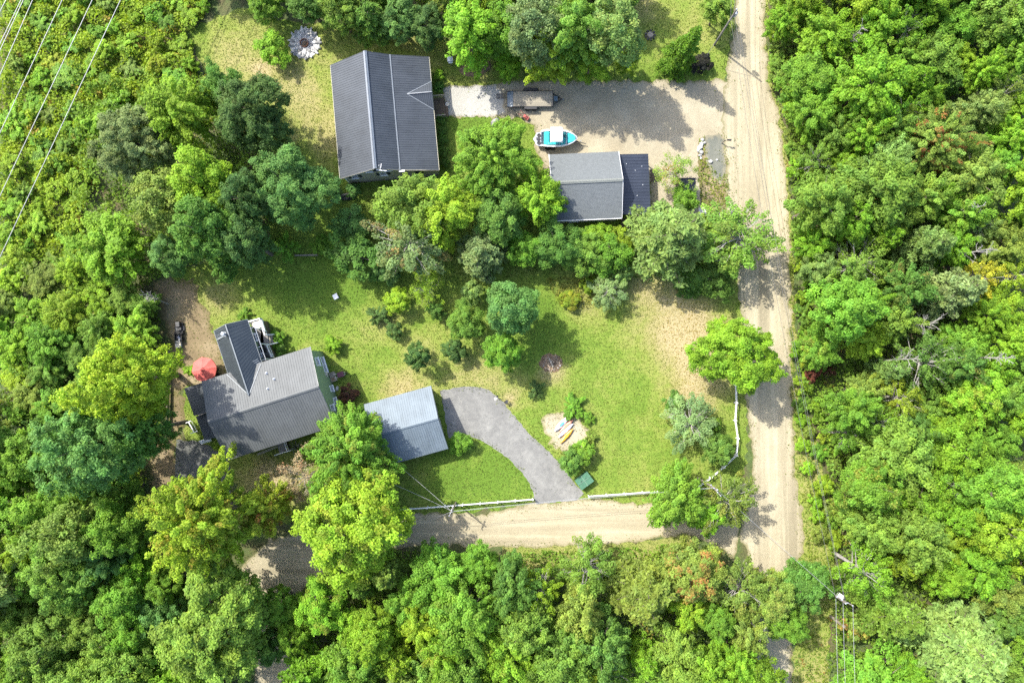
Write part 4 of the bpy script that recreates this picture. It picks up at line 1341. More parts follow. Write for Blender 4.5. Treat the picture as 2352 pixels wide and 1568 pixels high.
def edge_tufts():
    """grass creeping over the rims of the road, lane, driveways and sand"""
    rng = np.random.default_rng(78)
    P = []
    for poly, w, dens in ((ROAD, 0.55, 26), (LANE, 0.5, 24), (DRIVE, 0.5, 18), (ASPH, 0.32, 26), (SAND, 0.5, 26), (PALE, 0.2, 10), (DIRT, 0.9, 24), (ASPH2, 0.3, 14)):
        n = len(poly)
        for i in range(n):
            a, b = np.array(poly[i]), np.array(poly[(i + 1) % n])
            L = np.linalg.norm(b - a)
            m = rng.poisson(L * dens * 0.6)
            t = rng.random(m)[:, None]
            P.append(a + (b - a) * t + rng.normal(0, w, (m, 2)))
    P = np.concatenate(P)
    n = len(P)
    x, y = P[:, 0], P[:, 1]
    keep = (wavy(x, y, 0.9) > -0.35) & ~inside(plan([(1320, 1150), (1235, 1165), (1225, 1135), (1340, 1125)]), x, y)
    keep &= ~(inside(plan([(1650, 190), (1700, 190), (1700, 310), (1650, 310)]), x, y) | inside(plan([(1620, 1165), (1740, 1150), (1740, 1270), (1620, 1245)]), x, y))
    P, x, y = P[keep], x[keep], y[keep]
    n = len(P)
    h = 0.04 + 0.14 * rng.random(n) ** 2
    pos = np.column_stack([P, h])
    nrm = rng.normal(0, 0.7, (n, 3)) + np.array([0, 0, 0.6])
    hue = 0.6 + 0.3 * wavy(x, y, 0.5) + rng.normal(0, 0.15, n)
    br = 0.5 + rng.normal(0, 0.2, n)
    me = leaf_mesh('edge_grass', pos, nrm, 0.085 * rng.uniform(0.5, 1.5, n), np.stack([br, hue, np.zeros(n)], 1), 0.5)
    o = bpy.data.objects.new('edge_grass', me)
    COL.objects.link(o)
    o.color = (0.135, 0.175, 0.036, 1.0)
    tag(o, kind='stuff')


edge_tufts()


# ------------------------------------------------------------------ buildings
def xform(mb, M):
    mb.v = [tuple(M @ Vector(p)) for p in mb.v]
    return mb


def local(t, u, v, z):
    """plan point at height z in the frame of thing t"""
    p = at(u, v, z) - Vector(t.location)
    a = -t.rotation_euler.z
    return Vector((p.x * math.cos(a) - p.y * math.sin(a), p.x * math.sin(a) + p.y * math.cos(a), z - t.location.z))


def roof(r0, r1, e1, e0, spacing=0.30, th=0.10, rib=(0.055, 0.032), tri=False):
    """a sheet-metal slope with standing ribs; r0-r1 ridge, e0-e1 eave"""
    mb = MB()
    q = [Vector(p) for p in (r0, r1, e1, e0)]
    n = (q[1] - q[0]).cross(q[3] - q[0])
    if n.z < 0:
        mb.slab([q[3], q[2], q[1], q[0]], th)
    else:
        mb.slab(q, th)
    n.normalize()
    if n.z < 0:
        n = -n
    W = (q[2] - q[3]).length
    k = max(2, int(W / spacing))
    for i in range(k + 1):
        f = i / k
        a, b = q[0].lerp(q[1], f), q[3].lerp(q[2], f)
        d = (b - a).normalized()
        mb.bar(a + n * rib[1] * 0.4 + d * 0.02, b + n * rib[1] * 0.4 + d * 0.01, rib[0], rib[1], up=n)
    return mb


def shingle_roof(r0, r1, e1, e0, exposure=0.16, th=0.12):
    """a slope of overlapping shingle courses, each a little proud of the one above"""
    mb = MB()
    q = [Vector(p) for p in (r0, r1, e1, e0)]
    n = (q[1] - q[0]).cross(q[3] - q[0]).normalized()
    flip = n.z < 0
    if flip:
        n = -n
    mb.slab([q[3], q[2], q[1], q[0]] if flip else q, th)
    L = (q[3] - q[0]).length
    m = int(L / exposure)
    for i in range(m):
        f0, f1 = i / m, (i + 0.97) / m
        a, b = q[0].lerp(q[3], f0), q[1].lerp(q[2], f0)
        c, d = q[1].lerp(q[2], f1), q[0].lerp(q[3], f1)
        w = [a + n * 0.006, b + n * 0.006, c + n * 0.032, d + n * 0.032]
        low = [c + n * 0.001, d + n * 0.001]
        mb.add(w + low, [(0, 1, 2, 3), (3, 2, 4, 5)] if not flip else [(3, 2, 1, 0), (5, 4, 2, 3)])
    return mb


def gable_wall(t, prof, y0, y1, mat, axis='y'):
    """walls and gables in one: outline 'prof' (offset, height) pushed from y0 to y1"""
    f = (lambda a, z, y: (a, y, z)) if axis == 'y' else (lambda a, z, y: (y, a, z))
    n = len(prof)
    v = [f(a, z, y0) for a, z in prof] + [f(a, z, y1) for a, z in prof]
    faces = [tuple(range(n)), tuple(range(2 * n - 1, n - 1, -1))] + [(i, n + i, n + (i + 1) % n, (i + 1) % n) for i in range(n)]
    o = mesh_object('wall', v, faces, mat, t)
    bm = bmesh.new()
    bm.from_mesh(o.data)
    bmesh.ops.recalc_face_normals(bm, faces=bm.faces)
    bm.to_mesh(o.data)
    bm.free()
    return o


def window(t, c, right, nrm, w, h, frame_mat, shutters=None, panes=1, mull=True):
    c, right, nrm = Vector(c), Vector(right).normalized(), Vector(nrm).normalized()
    up = Vector((0, 0, 1))
    fr = MB()
    fw = 0.10
    o = c + nrm * 0.03
    for s in (-1, 1):
        fr.bar(o + right * s * (w / 2), o + right * s * (w / 2) + up * 0.0001 + up * (h / 2 + fw), fw, 0.09, up=nrm)
        fr.bar(o + right * s * (w / 2), o + right * s * (w / 2) - up * (h / 2 + fw), fw, 0.09, up=nrm)
        fr.bar(o - right * (w / 2 + 0.05) + up * s * (h / 2 + 0.05), o + right * (w / 2 + 0.05) + up * s * (h / 2 + 0.05), 0.10, 0.085, up=nrm)
    fr.bar(o - right * (w / 2 + 0.12) - up * (h / 2 + 0.13) + nrm * 0.05, o + right * (w / 2 + 0.12) - up * (h / 2 + 0.13) + nrm * 0.05, 0.06, 0.2, up=nrm)
    if mull:
        fr.bar(o - right * w / 2, o + right * w / 2, 0.05, 0.06, up=nrm)
    for k in range(1, panes):
        x = -w / 2 + w * k / panes
        fr.bar(o + right * x - up * h / 2, o + right * x + up * h / 2, 0.07, 0.07, up=nrm)
    f = fr.build('window', frame_mat, t)
    for k in range(panes):
        x = -w / 2 + w * (k + 0.5) / panes
        g = MB()
        g.bar(c + nrm * 0.018 + right * x - up * h / 2, c + nrm * 0.018 + right * x + up * h / 2, w / panes, 0.02, up=nrm)
        g.build('pane', M_GLASS, f)
    if shutters:
        for s in (-1, 1):
            sh = MB()
            p = c + nrm * 0.03 + right * s * (w / 2 + 0.30)
            sh.bar(p - up * (h / 2), p + up * (h / 2), 0.38, 0.05, up=nrm)
            for k in range(6):
                z = -h / 2 + h * (k + 0.5) / 6
                sh.bar(p + nrm * 0.03 + up * z - right * 0.15, p + nrm * 0.03 + up * z + right * 0.15, 0.05, 0.03, up=nrm)
            sh.build('shutter', shutters, t)
    return f


X, Y, Z = Vector((1, 0, 0)), Vector((0, 1, 0)), Vector((0, 0, 1))

# ---- charcoal-roofed house
HA = thing('house', 'tan-sided house with a large charcoal metal roof and dark shutters', 'house', (-17.566, 31.508, 0), 0.092)
wl, wb, wr, L, zl, zb, zr, zt = 5.05, 2.82, 7.58, 14.73, 3.74, 5.12, 3.55, 6.69
hy = L / 2
gable_wall(HA, [(-wl + .35, 0), (wr - .35, 0), (wr - .35, zr - .04), (wb, zb - .14), (0, zt - .16), (-wl + .35, zl + .04)], -hy + .4, hy - .35, M_TANWALL)
roof((0, -hy, zt), (0, hy, zt), (-wl, hy, zl), (-wl, -hy, zl)).build('roof', M_ROOF_A, HA)
roof((0, -hy, zt), (0, hy, zt), (wb, hy, zb), (wb, -hy, zb)).build('roof', M_ROOF_A, HA)
roof((wb + .004, -hy, zb - .02), (wb + .004, hy, zb - .02), (wr, hy, zr), (wr, -hy, zr)).build('roof', M_ROOF_A, HA)
MB().bar((-.10, -hy - .02, zt + .05), (-.10, hy + .02, zt + .05), .24, .05, up=(-.5, 0, 1)).bar((.13, -hy - .02, zt + .04), (.13, hy + .02, zt + .04), .22, .05, up=(.5, 0, 1)).build('ridge_cap', M_CAP_A, HA)
MB().bar((wb + .03, -hy - .02, zb + .03), (wb + .03, hy + .02, zb + .03), .15, .05, up=(.3, 0, 1)).build('flashing', M_FLASH, HA)
tr = MB()
tr.bar((-wl, -hy - .02, zl - .06), (0, -hy - .02, zt - .06), .05, .16).bar((0, -hy - .02, zt - .06), (wb, -hy - .02, zb - .06), .05, .16).bar((wb, -hy - .02, zb - .06), (wr, -hy - .02, zr - .06), .05, .16)
tr.bar((-wl - .04, -hy, zl - .07), (-wl - .04, hy, zl - .07), .05, .14).bar((wr + .04, -hy, zr - .07), (wr + .04, hy, zr - .07), .05, .14)
tr.build('trim', M_TANWALL, HA)
MB().box((-wl + .40, -hy + .38, 1.8), (.14, .14, 3.6)).build('corner_board', M_WHITE, HA)
MB().box((1.2, -hy + .385, .22), (11.8, .10, .40)).build('foundation', M_GREYWALL, HA)
for x, z in ((-3.35, 2.8), (.35, 2.9), (-1.15, 4.95), (1.25, 4.75)):
    window(HA, (x, -hy + .4, z), X, -Y, .78, 1.05, M_WHITE, M_SHUTTER)
window(HA, (4.9, -hy + .4, 2.2), X, -Y, .9, 1.0, M_SHUTTER, None)
window(HA, (.05, -hy + .4, 5.15), X, -Y, .8, .55, M_SHUTTER, None, mull=False)
MB().tube((.55, -hy + .05, 6.2), (.62, -hy + .12, 7.35), .04).bar((.1, -hy - .1, 6.35), (1.3, -hy - .28, 6.2), .09, .06).bar((.55, -hy - .18, 6.3), (.85, -hy + .5, 6.75), .07, .05).build('antenna', M_WHITE, HA)
MB().box((3.05, -hy - .12, 5.0), (.75, .2, .14)).build('vent_hood', M_WHITE, HA)
MB().tube((3.0, -hy + .33, .3), (3.0, -hy + .33, 3.0), .05).build('downpipe', M_WHITE, HA)
roof((4.65, 2.4, 4.53), (wr + .03, 2.4, 4.53), (wr + .03, 4.1, 3.57), (4.66, 2.41, 4.52), .3).build('porch_roof', M_ROOF_A, HA)
roof((4.65, 2.4, 4.53), (wr + .03, 2.4, 4.53), (wr + .03, .5, 3.57), (4.66, 2.39, 4.52), .3).build('porch_roof', M_ROOF_A, HA)
MB().bar((4.5, 2.4, 4.60), (wr + .05, 2.4, 4.58), .12, .05).build('flashing', M_FLASH, HA)
for yy in (4.12, .48):
    MB().bar((4.5, 2.4, 4.60), (wr + .02, yy, 3.61), .10, .04).build('flashing', M_FLASH, HA)
dk = MB()
dk.box((8.0, 1.85, .22), (1.7, 2.7, .40))
dk.build('deck_frame', M_BROWNWOOD, HA)
for i in range(14):
    MB().box((8.0, .6 + i * .192, .445), (1.75, .172, .035)).build('plank', M_BROWNWOOD, HA)
MB().box((9.05, 1.7, .12), (.38, 2.0, .2)).build('step', M_BROWNWOOD, HA)
for yy in (3.18, .52):
    rl = MB().bar((7.3, yy, 1.35), (8.9, yy, 1.35), .14, .05).bar((7.3, yy, .75), (8.9, yy, .75), .05, .05)
    for x in (7.4, 8.1, 8.8):
        rl.box((x, yy, .9), (.09, .09, .92))
    rl.build('railing', M_DECKWOOD, HA)

# ---- green house with its wing
HG = thing('house', 'sage green house with a light grey ribbed roof and a slate-roofed wing', 'house', (-29.858, -4.706, 0), 0.311)
wn, ws, L, zn, zs, zt = 5.066, 5.018, 13.84, 6.183, 5.676, 7.84
hx = L / 2
gable_wall(HG, [(wn - .35, 0), (wn - .35, zn - .03), (0, zt - .16), (-ws + .35, zs - .0), (-ws + .35, 0)], -hx + .3, hx - .3, M_GREENWALL, 'x')
roof((-hx, 0, zt), (hx, 0, zt), (hx, wn, zn), (-hx, wn, zn)).build('roof', M_ROOF_G, HG)
roof((-hx, 0, zt), (hx, 0, zt), (hx, -ws, zs), (-hx, -ws, zs)).build('roof', M_ROOF_G, HG)
MB().bar((-hx - .02, .09, zt + .03), (hx + .02, .09, zt + .03), .20, .04, up=(0, .3, 1)).bar((-hx - .02, -.10, zt + .02), (hx + .02, -.10, zt + .02), .22, .04, up=(0, -.4, 1)).build('ridge_cap', M_ROOF_G, HG)
tr = MB()
tr.bar((hx + .03, wn, zn - .08), (hx + .03, 0, zt - .08), .05, .16).bar((hx + .03, 0, zt - .08), (hx + .03, -ws, zs - .08), .05, .16)
tr.build('trim', M_FLASH, HG)
tr = MB().bar((-hx - .03, wn, zn - .08), (-hx - .03, 0, zt - .08), .05, .16).bar((-hx - .03, 0, zt - .08), (-hx - .03, -ws, zs - .08), .05, .16)
tr.build('trim', M_FLASH, HG)
MB().bar((-hx, -ws - .05, zs - .07), (hx, -ws - .05, zs - .07), .10, .10).build('gutter', M_ROOF_W, HG)
ex = hx - .3
window(HG, (ex, 2.85, 1.35), Y, X, 2.0, 1.0, M_WHITE, None, 2)
window(HG, (ex, -.41, 1.25), Y, X, .75, 1.1, M_WHITE)
window(HG, (ex, -2.09, 1.4), Y, X, .85, 1.1, M_WHITE)
window(HG, (ex, 3.25, 3.95), Y, X, 1.0, 1.1, M_WHITE)
window(HG, (ex, -2.84, 3.7), Y, X, .75, 1.2, M_WHITE)
MB().box((ex + .12, 1.55, 1.85), (.24, .35, .30)).box((ex + .08, 1.25, 1.75), (.16, .14, .14)).build('vent_hood', M_CREAM, HG)
for (u, v) in ((609.8, 856.9), (629.7, 870.4), (616.8, 892.2)):
    p = local(HG, u, v, 7.0)
    zr_ = zt - (zt - zn) * p.y / wn
    MB().tube((p.x, p.y, zr_ - .05), (p.x, p.y, zr_ + .42), .055).lathe([(.16, zr_ - .01), (.16, zr_ + .06), (.06, zr_ + .12)], 10, (p.x, p.y, 0)).build('vent_pipe', M_GALV, HG)
# the wing
WM = Matrix.Translation(Vector((-34.705 + 29.858, 4.877 + 4.706, 0))).to_4x4()
WM = Matrix.Rotation(-0.311, 4, 'Z') @ WM @ Matrix.Rotation(0.332, 4, 'Z')
ww, we, zw, ze, zt2 = 2.186, 2.135, 5.856, 5.809, 7.435
xform(roof((0, 0, zt2), (0, -9.1, zt2), (-ww, -5.7, zw), (-ww, 0, zw), .30), WM).build('wing_roof', M_ROOF_W, HG)
xform(roof((0, 0, zt2), (0, -9.1, zt2), (we, -5.9, ze), (we, 0, ze), .30), WM).build('wing_roof', M_ROOF_W, HG)
xform(MB().bar((0, .02, zt2 + .03), (0, -9.0, zt2 + .03), .13, .05), WM).build('ridge_cap', M_CAP_W, HG)
wv = MB()
prof = [(-ww + .3, 0), (we - 1.0, 0), (we - 1.0, ze + .6), (0, zt2 - .16), (-ww + .3, zw + .12)]
n5 = len(prof)
wv.add([(a, -.3, z) for a, z in prof] + [(a, -5.5, z) for a, z in prof], [tuple(range(n5)), tuple(range(2 * n5 - 1, n5 - 1, -1))] + [(i, n5 + i, n5 + (i + 1) % n5, (i + 1) % n5) for i in range(n5)])
xform(wv, WM).build('wing_wall', M_GREENWALL, HG)
xform(MB().bar((-ww, .04, zw - .05), (0, .04, zt2 - .05), .06, .14).bar((0, .04, zt2 - .05), (we, .04, ze - .05), .06, .14).bar((-ww - .03, 0, zw - .06), (-ww - .03, -5.6, zw - .06), .05, .12).bar((we + .03, 0, ze - .06), (we + .03, -5.7, ze - .06), .05, .12), WM).build('trim', M_FLASH, HG)
xform(MB().tube((-.45, -1.05, 6.7), (-.45, -1.05, 8.05), .13, n=12).lathe([(.22, 7.86), (.26, 7.92), (.22, 8.08), (.05, 8.14)], 14, (-.45, -1.05, 0)).lathe([(.36, 7.02), (.30, 7.10), (.15, 7.22)], 14, (-.45, -1.05, 0)), WM).build('chimney_flue', M_GALV, HG)
xform(MB().slab([(-.35, -1.25, 7.25), (-2.0, -1.25, 6.06), (-2.0, -1.05, 6.06), (-.35, -1.05, 7.25)], .04), WM).build('flashing', M_FLASH, HG)
for k in range(3):
    xform(MB().bar((-.9, -.72 - .16 * k, 6.86), (-1.9, -.72 - .16 * k, 6.14), .045, .03), WM).build('flashing', M_FLASH, HG)
# valley strips where the wing meets the light roof
zN = lambda y: zt - (zt - zn) * y / wn
apex = WM @ Vector((0, -9.0, 0))
for sx, sy, sl in ((-ww, -5.6, 1), (we, -5.8, 1)):
    q = WM @ Vector((sx, sy, 0))
    MB().bar((q.x, min(q.y, wn), zN(min(q.y, wn)) + .05), (apex.x, apex.y, zN(apex.y) + .05), .10, .05).build('flashing', M_CAP_W, HG)
for k in range(4):
    xform(MB().bar((we - .75 + .1 * k, -5.2 - .22 * k, 6.42 - .07 * k), (we - .2 + .05 * k, -5.05 - .22 * k, 6.03 - .03 * k), .07, .04), WM).build('snow_guard', M_FLASH, HG)
# west porch
roof((-6.72, 5.2, 3.15), (-6.72, 1.35, 3.15), (-10.7, 1.6, 2.7), (-10.9, 5.3, 2.7), .35).build('porch_roof', M_ROOF_W, HG)
roof((-6.72, 1.25, 2.62), (-6.72, -2.0, 2.62), (-10.5, -1.75, 2.3), (-10.7, 1.45, 2.3), .35).build('porch_roof', M_ROOF_W, HG)
for x, y in ((-10.6, 5.0), (-10.5, 1.7), (-10.3, -1.5), (-8.6, -1.6)):
    MB().box((x, y, 1.15), (.13, .13, 2.3)).build('porch_post', M_WHITE, HG)
MB().box((-9.0, 1.7, .35), (4.4, 6.6, .3)).build('porch_floor', M_GREYWOOD, HG)
for k in range(3):
    MB().box((-11.15 + .0 * k, -1.66 - .17 * k, .86 - .14 * k), (1.45, .15, .06)).build('step', M_WHITE, HG)
wr_ = MB().bar((-12.35, 1.15, 1.1), (-12.05, -.33, 1.1), .11, .07).bar((-12.75, 1.15, 1.1), (-12.0, 1.2, 1.1), .09, .06).bar((-12.55, -.36, 1.1), (-11.6, -.30, 1.1), .09, .06).bar((-12.3, 1.15, .3), (-12.0, -.33, .3), .05, .05)
for k in range(9):
    wr_.bar((-12.34 + .035 * k, 1.1 - .17 * k, .1), (-12.34 + .035 * k, 1.1 - .17 * k, 1.08), .04, .04)
wr_.build('railing', M_WHITE, HG)
# south landing and ramp
MB().box((-1.7, -5.45, .96), (1.25, 1.7, .1)).build('landing', M_GREYWOOD, HG)
MB().box((-1.7, -5.45, .45), (1.1, 1.5, .88)).build('landing_frame', M_BROWNWOOD, HG)
rl = MB().bar((-1.02, -4.75, 1.9), (-1.05, -6.3, 1.9), .08, .06).bar((-1.02, -4.75, 1.2), (-1.05, -6.3, 1.2), .06, .05)
for k in range(8):
    rl.bar((-1.02, -4.8 - .2 * k, 1.0), (-1.02, -4.8 - .2 * k, 1.88), .035, .035)
rl.build('railing', M_WHITE, HG)
rl = MB().bar((-2.75, -6.35, 1.85), (-.55, -6.38, 1.9), .09, .07)
for x in (-2.7, -1.9, -1.1, -.6):
    rl.box((x, -6.36, .93), (.08, .08, 1.86))
rl.build('railing', M_WHITE, HG)
for k in range(2):
    MB().bar((-5.2, -5.50 - .16 * k, .78), (-2.4, -5.30 - .16 * k, 1.0), .14, .05).build('ramp_board', M_DECKWOOD, HG)
# east deck behind the wing
DZ = 1.9
Zg = lambda x, y: ((500 + x / 6.533) * .7656, (930 + y / 6.533) * .7656)
dl = lambda x, y, z=DZ: local(HG, *Zg(x, y), z)
pa, pb, pc, pd, pe, pf = dl(1620, 240), dl(1870, 175), dl(1975, 490), dl(2010, 690), dl(2105, 915), dl(1800, 1010)
pw = dl(1640, 620)
dpoly = [(q.x, q.y) for q in (pf, pe, pd, pc, pb, pa)] + [((WM @ Vector((we - .95, -.6, 0))).x, (WM @ Vector((we - .95, -.6, 0))).y), ((WM @ Vector((we - .95, -5.4, 0))).x, (WM @ Vector((we - .95, -5.4, 0))).y)]
MB().slab([(x, y, DZ) for x, y in dpoly], .12).build('deck', M_GREYWOOD, HG)
dcx, dcy = sum(x for x, y in dpoly) / 8, sum(y for x, y in dpoly) / 8
MB().slab([(dcx + (x - dcx) * .95, dcy + (y - dcy) * .95, DZ - .13) for x, y in dpoly], DZ - .14).build('deck_skirt', M_BROWNWOOD, HG)


def rail(t, a, b, z, mat, n=10, h=.95):
    a, b = Vector((a[0], a[1], z)), Vector((b[0], b[1], z))
    mb = MB().bar(a + Z * h, b + Z * h, .14, .06).bar(a + Z * .12, b + Z * .12, .07, .05)
    for i in range(n + 1):
        p = a.lerp(b, i / n)
        mb.box(p + Z * h / 2, (.035, .035, h))
    for p in (a, b):
        mb.box(p + Z * (h / 2 + .04), (.12, .12, h + .08))
    return mb.build('railing', mat, t)


rail(HG, pa, pb, DZ, M_WHITE)
rail(HG, pb + Vector((0, -.1, 0)), pc, DZ, M_WHITE)
rail(HG, pd, pe, DZ, M_WHITE, 7)
for k in range(5):
    f0 = (k + .5) / 5
    za = DZ - .19 - .33 * k
    m0, m1 = pc.lerp(dl(2150, 485, .5), f0), pd.lerp(dl(2200, 640, .5), f0)
    MB().bar((m0.x, m0.y, za), (m1.x, m1.y, za), .30, .07).build('stair_tread', M_DECKWOOD, HG)
for q0, q1 in ((pc, dl(2150, 480, .5)), (pd, dl(2205, 640, .5))):
    MB().bar((q0.x, q0.y, DZ + .9), (q1.x, q1.y, 1.25), .11, .07).box((q1.x, q1.y, .62), (.1, .1, 1.25)).build('stair_rail', M_WHITE, HG)
for k in range(6):
    q0 = WM @ Vector((we - .1, -1.0 - .85 * k, 0))
    MB().bar((q0.x - .1, q0.y, 5.0), (q0.x + .38, q0.y + .02, 5.0), .08, .12).build('beam', M_WHITE, HG)
q0, q1 = WM @ Vector((we + .35, -1.0, 0)), WM @ Vector((we + .35, -5.4, 0))
MB().bar((q0.x, q0.y, 5.08), (q1.x, q1.y, 5.08), .06, .10).build('beam', M_WHITE, HG)
for k in range(3):
    q0 = WM @ Vector((we + .33, -1.2 - 2.0 * k, 0))
    MB().box((q0.x, q0.y, (DZ + 5.0) / 2), (.10, .10, 5.0 - DZ)).build('deck_post', M_WHITE, HG)
for k in range(2):
    q0 = WM @ Vector((we - 1.0, -1.8 - 2.2 * k, 0))
    window(HG, (q0.x, q0.y, 3.1), WM.to_3x3() @ Y, WM.to_3x3() @ X, 1.0, 1.6, M_WHITE)

# ---- bluish-roofed garage
GB = thing('garage', 'two-door garage with a pale bluish ribbed metal roof by the asphalt', 'garage', (-13.456, -7.778, 0), 0.27)
wn, ws, L, zn, zs, zt = 4.118, 4.142, 8.784, 3.115, 3.003, 4.88
hx = L / 2
gable_wall(GB, [(wn - .3, 0), (wn - .3, zn - .04), (0, zt - .16), (-ws + .3, zs - .04), (-ws + .3, 0)], -hx + .3, hx - .45, M_GREYWALL, 'x')
roof((-hx, 0, zt), (hx, 0, zt), (hx, wn, zn), (-hx, wn, zn), .28).build('roof', M_ROOF_B, GB)
roof((-hx, 0, zt), (hx, 0, zt), (hx, -ws, zs), (-hx, -ws, zs), .28).build('roof', M_ROOF_B, GB)
MB().bar((-hx, .08, zt + .03), (hx + .02, .08, zt + .03), .17, .04, up=(0, .4, 1)).bar((-hx, -.09, zt + .02), (hx + .02, -.09, zt + .02), .17, .04, up=(0, -.4, 1)).build('ridge_cap', M_ROOF_B, GB)
MB().bar((hx + .03, wn, zn - .07), (hx + .03, 0, zt - .07), .05, .14).bar((hx + .03, 0, zt - .07), (hx + .03, -ws, zs - .07), .05, .14).build('trim', M_SHUTTER, GB)
MB().bar((hx - .30, wn - .9, 2.45), (hx - .30, -ws + .7, 2.45), .30, .10).build('door_header', M_DECKWOOD, GB)
for yy in (1.75, -1.65):
    d = MB().box((hx - .43, yy, 1.08), (.08, 2.7, 2.14))
    for k in range(4):
        d.box((hx - .38, yy, .3 + .53 * k), (.03, 2.6, .44))
    d.build('garage_door', M_CREAM, GB)

# ---- shingled garage with a lean-to
GS = thing('garage', 'garage with a weathered grey shingle roof and a navy metal lean-to', 'garage', (9.411, 22.908, 0), 0.045)
wn, ws, L, zn, zs, zt = 4.258, 4.275, 8.904, 3.226, 3.236, 5.436
hx = L / 2
gable_wall(GS, [(wn - .3, 0), (wn - .3, zn - .05), (0, zt - .18), (-ws + .3, zs - .05), (-ws + .3, 0)], -hx + .3, hx - .3, M_TANWALL, 'x')
shingle_roof((-hx, 0, zt), (hx, 0, zt), (hx, wn, zn), (-hx, wn, zn)).build('roof', M_SHINGLE_N, GS)
shingle_roof((-hx, 0, zt), (hx, 0, zt), (hx, -ws, zs), (-hx, -ws, zs)).build('roof', M_SHINGLE_N, GS)
MB().bar((-hx, .10, zt + .045), (hx, .10, zt + .045), .24, .03, up=(0, .5, 1)).bar((-hx, -.11, zt + .045), (hx, -.11, zt + .045), .24, .03, up=(0, -.5, 1)).build('ridge_cap', M_RIDGE_S, GS)
MB().bar((-hx - .03, wn, zn - .05), (-hx - .03, 0, zt - .05), .06, .18).bar((-hx - .03, 0, zt - .05), (-hx - .03, -ws, zs - .05), .06, .18).bar((hx + .03, wn, zn - .05), (hx + .03, 0, zt - .05), .05, .16).bar((hx + .03, 0, zt - .05), (hx + .03, -ws, zs - .05), .05, .16).build('trim', M_WHITE, GS)
MB().bar((-hx, -ws - .06, zs - .09), (hx, -ws - .06, zs - .09), .12, .10).build('gutter', M_WHITE, GS)
window(GS, (-1.5, -ws + .3, 1.6), X, -Y, 1.0, .9, M_WHITE)
roof((hx - .29, -3.75, 2.80), (hx - .29, 4.0, 2.80), (8.42, 4.0, 2.45), (8.35, -3.8, 2.45), .40, rib=(.06, .04)).build('lean_to_roof', M_ROOF_L, GS)
for yy in (-3.5, 0, 3.7):
    MB().box((8.2, yy, 1.2), (.14, .14, 2.4)).build('lean_to_post', M_BROWNWOOD, GS)
fs = MB()
for (x, y) in ((4.75, 3.8), (5.5, 2.75), (6.6, 1.9), (7.5, 2.4), (7.5, .0), (6.7, -1.4), (6.3, -3.5)):
    zz = 2.80 - .35 * (x - (hx - .29)) / 4.2
    fs.lathe([(.06, zz), (.06, zz + .05), (.02, zz + .07)], 8, (x, y, 0))
tag(fs.build('fastener', M_GALV, GS), kind='stuff')

# ---- dark shed under the rusty tree
p = at(1574, 440, 1)
SH = thing('shed', 'dark metal shed mostly hidden under the thin olive tree by the parking', 'shed', (p.x, p.y, 0), 0.02)
MB().box((0, 0, 1.0), (2.0, 2.4, 2.0)).build('wall', M_BLACK, SH)
roof((-1.1, -1.35, 2.25), (-1.1, 1.35, 2.25), (1.1, 1.35, 2.05), (1.1, -1.35, 2.05), .4).build('roof', M_BLACK, SH)
MB().bar((-1.12, 1.42, 2.22), (1.12, 1.42, 2.08), .1, .2).build('trim', M_BLACK, SH)


# ------------------------------------------------------------------ utility poles, wires
def pole(u, v, h, label, arm=None, can=None, white=False, r=.15):
    b = at(u, v, 0)
    t = thing('utility_pole', label, 'utility pole', (b.x, b.y, 0))
    MB().tube((0, 0, -.2), (0, 0, h), r, r * .68, 12).build('pole', M_POLE, t)
    MB().lathe([(r * .72, h - .03), (r * .72, h + .03), (.03, h + .1)], 10).build('pole_cap', M_GALV, t)
    if arm:
        a, L2, z = arm
        d = Vector((math.cos(a), math.sin(a), 0))
        MB().bar(-d * L2 / 2 + Z * z + Vector((-d.y, d.x, 0)) * .14, d * L2 / 2 + Z * z + Vector((-d.y, d.x, 0)) * .14, .10, .12).build('crossarm', M_POLE, t)
        for k in (-.95, -.35, .35, .95):
            q = d * L2 / 2 * k + Z * (z + .06) + Vector((-d.y, d.x, 0)) * .14
            MB().lathe([(.03, 0), (.06, .05), (.07, .12), (.03, .18)], 8, q).build('insulator', M_LAV, t)
    if can:
        ang, z, sc = can
        q = Vector((math.cos(ang) * (.32 * sc + .12), math.sin(ang) * (.32 * sc + .12), z))
        MB().lathe([(.26 * sc, -.45 * sc), (.28 * sc, -.4 * sc), (.28 * sc, .35 * sc), (.24 * sc, .45 * sc), (.1 * sc, .5 * sc)], 16, q).build('transformer', M_WHITE if white else M_GALV, t)
        MB().lathe([(.05, .5 * sc), (.06, .62 * sc), (.03, .75 * sc)], 8, q + Vector((.08, 0, 0))).build('bushing', M_BROWNWOOD, t)
    return t, Vector((b.x, b.y, h))


PN, tn = pole(1640.5, 103.5, 9.2, 'tall wooden utility pole beside the dirt road with its long shadow', None, (.6, 7.6, .9))
PS, ts = pole(1047, 1153.5, 5.8, 'short utility pole behind the long white fence by the lane', (1.2, 1.2, 5.5), None, r=.12)
PC, tc = pole(1603, 1097.5, 8.5, 'grey utility pole among the trees at the road corner', (2.3, 1.8, 8.1))
PE, te = pole(1867, 1331, 8.8, 'pale utility pole with a white transformer by the lower road', (-.5, 2.2, 8.3), (.3, 6.6, 1.0), True)
p = at(1908, 1414)
st = thing('guy_stub', 'short grey stub pole near the white transformer pole', 'pole', (p.x, p.y, 0))
MB().tube((0, 0, -.1), (0, 0, 3.6), .20, .17, 10).build('pole', M_TIMBER, st)


def wire(name, a, b, sag, r, mat, label, group):
    a, b = Vector(a), Vector(b)
    pts = []
    for i in range(25):
        f = i / 24
        p_ = a.lerp(b, f)
        p_.z -= sag * 4 * f * (1 - f)
        pts.append(p_)
    o = MB().path(pts, r, 5).build(name, mat)
    return tag(o, label, 'wire', group)


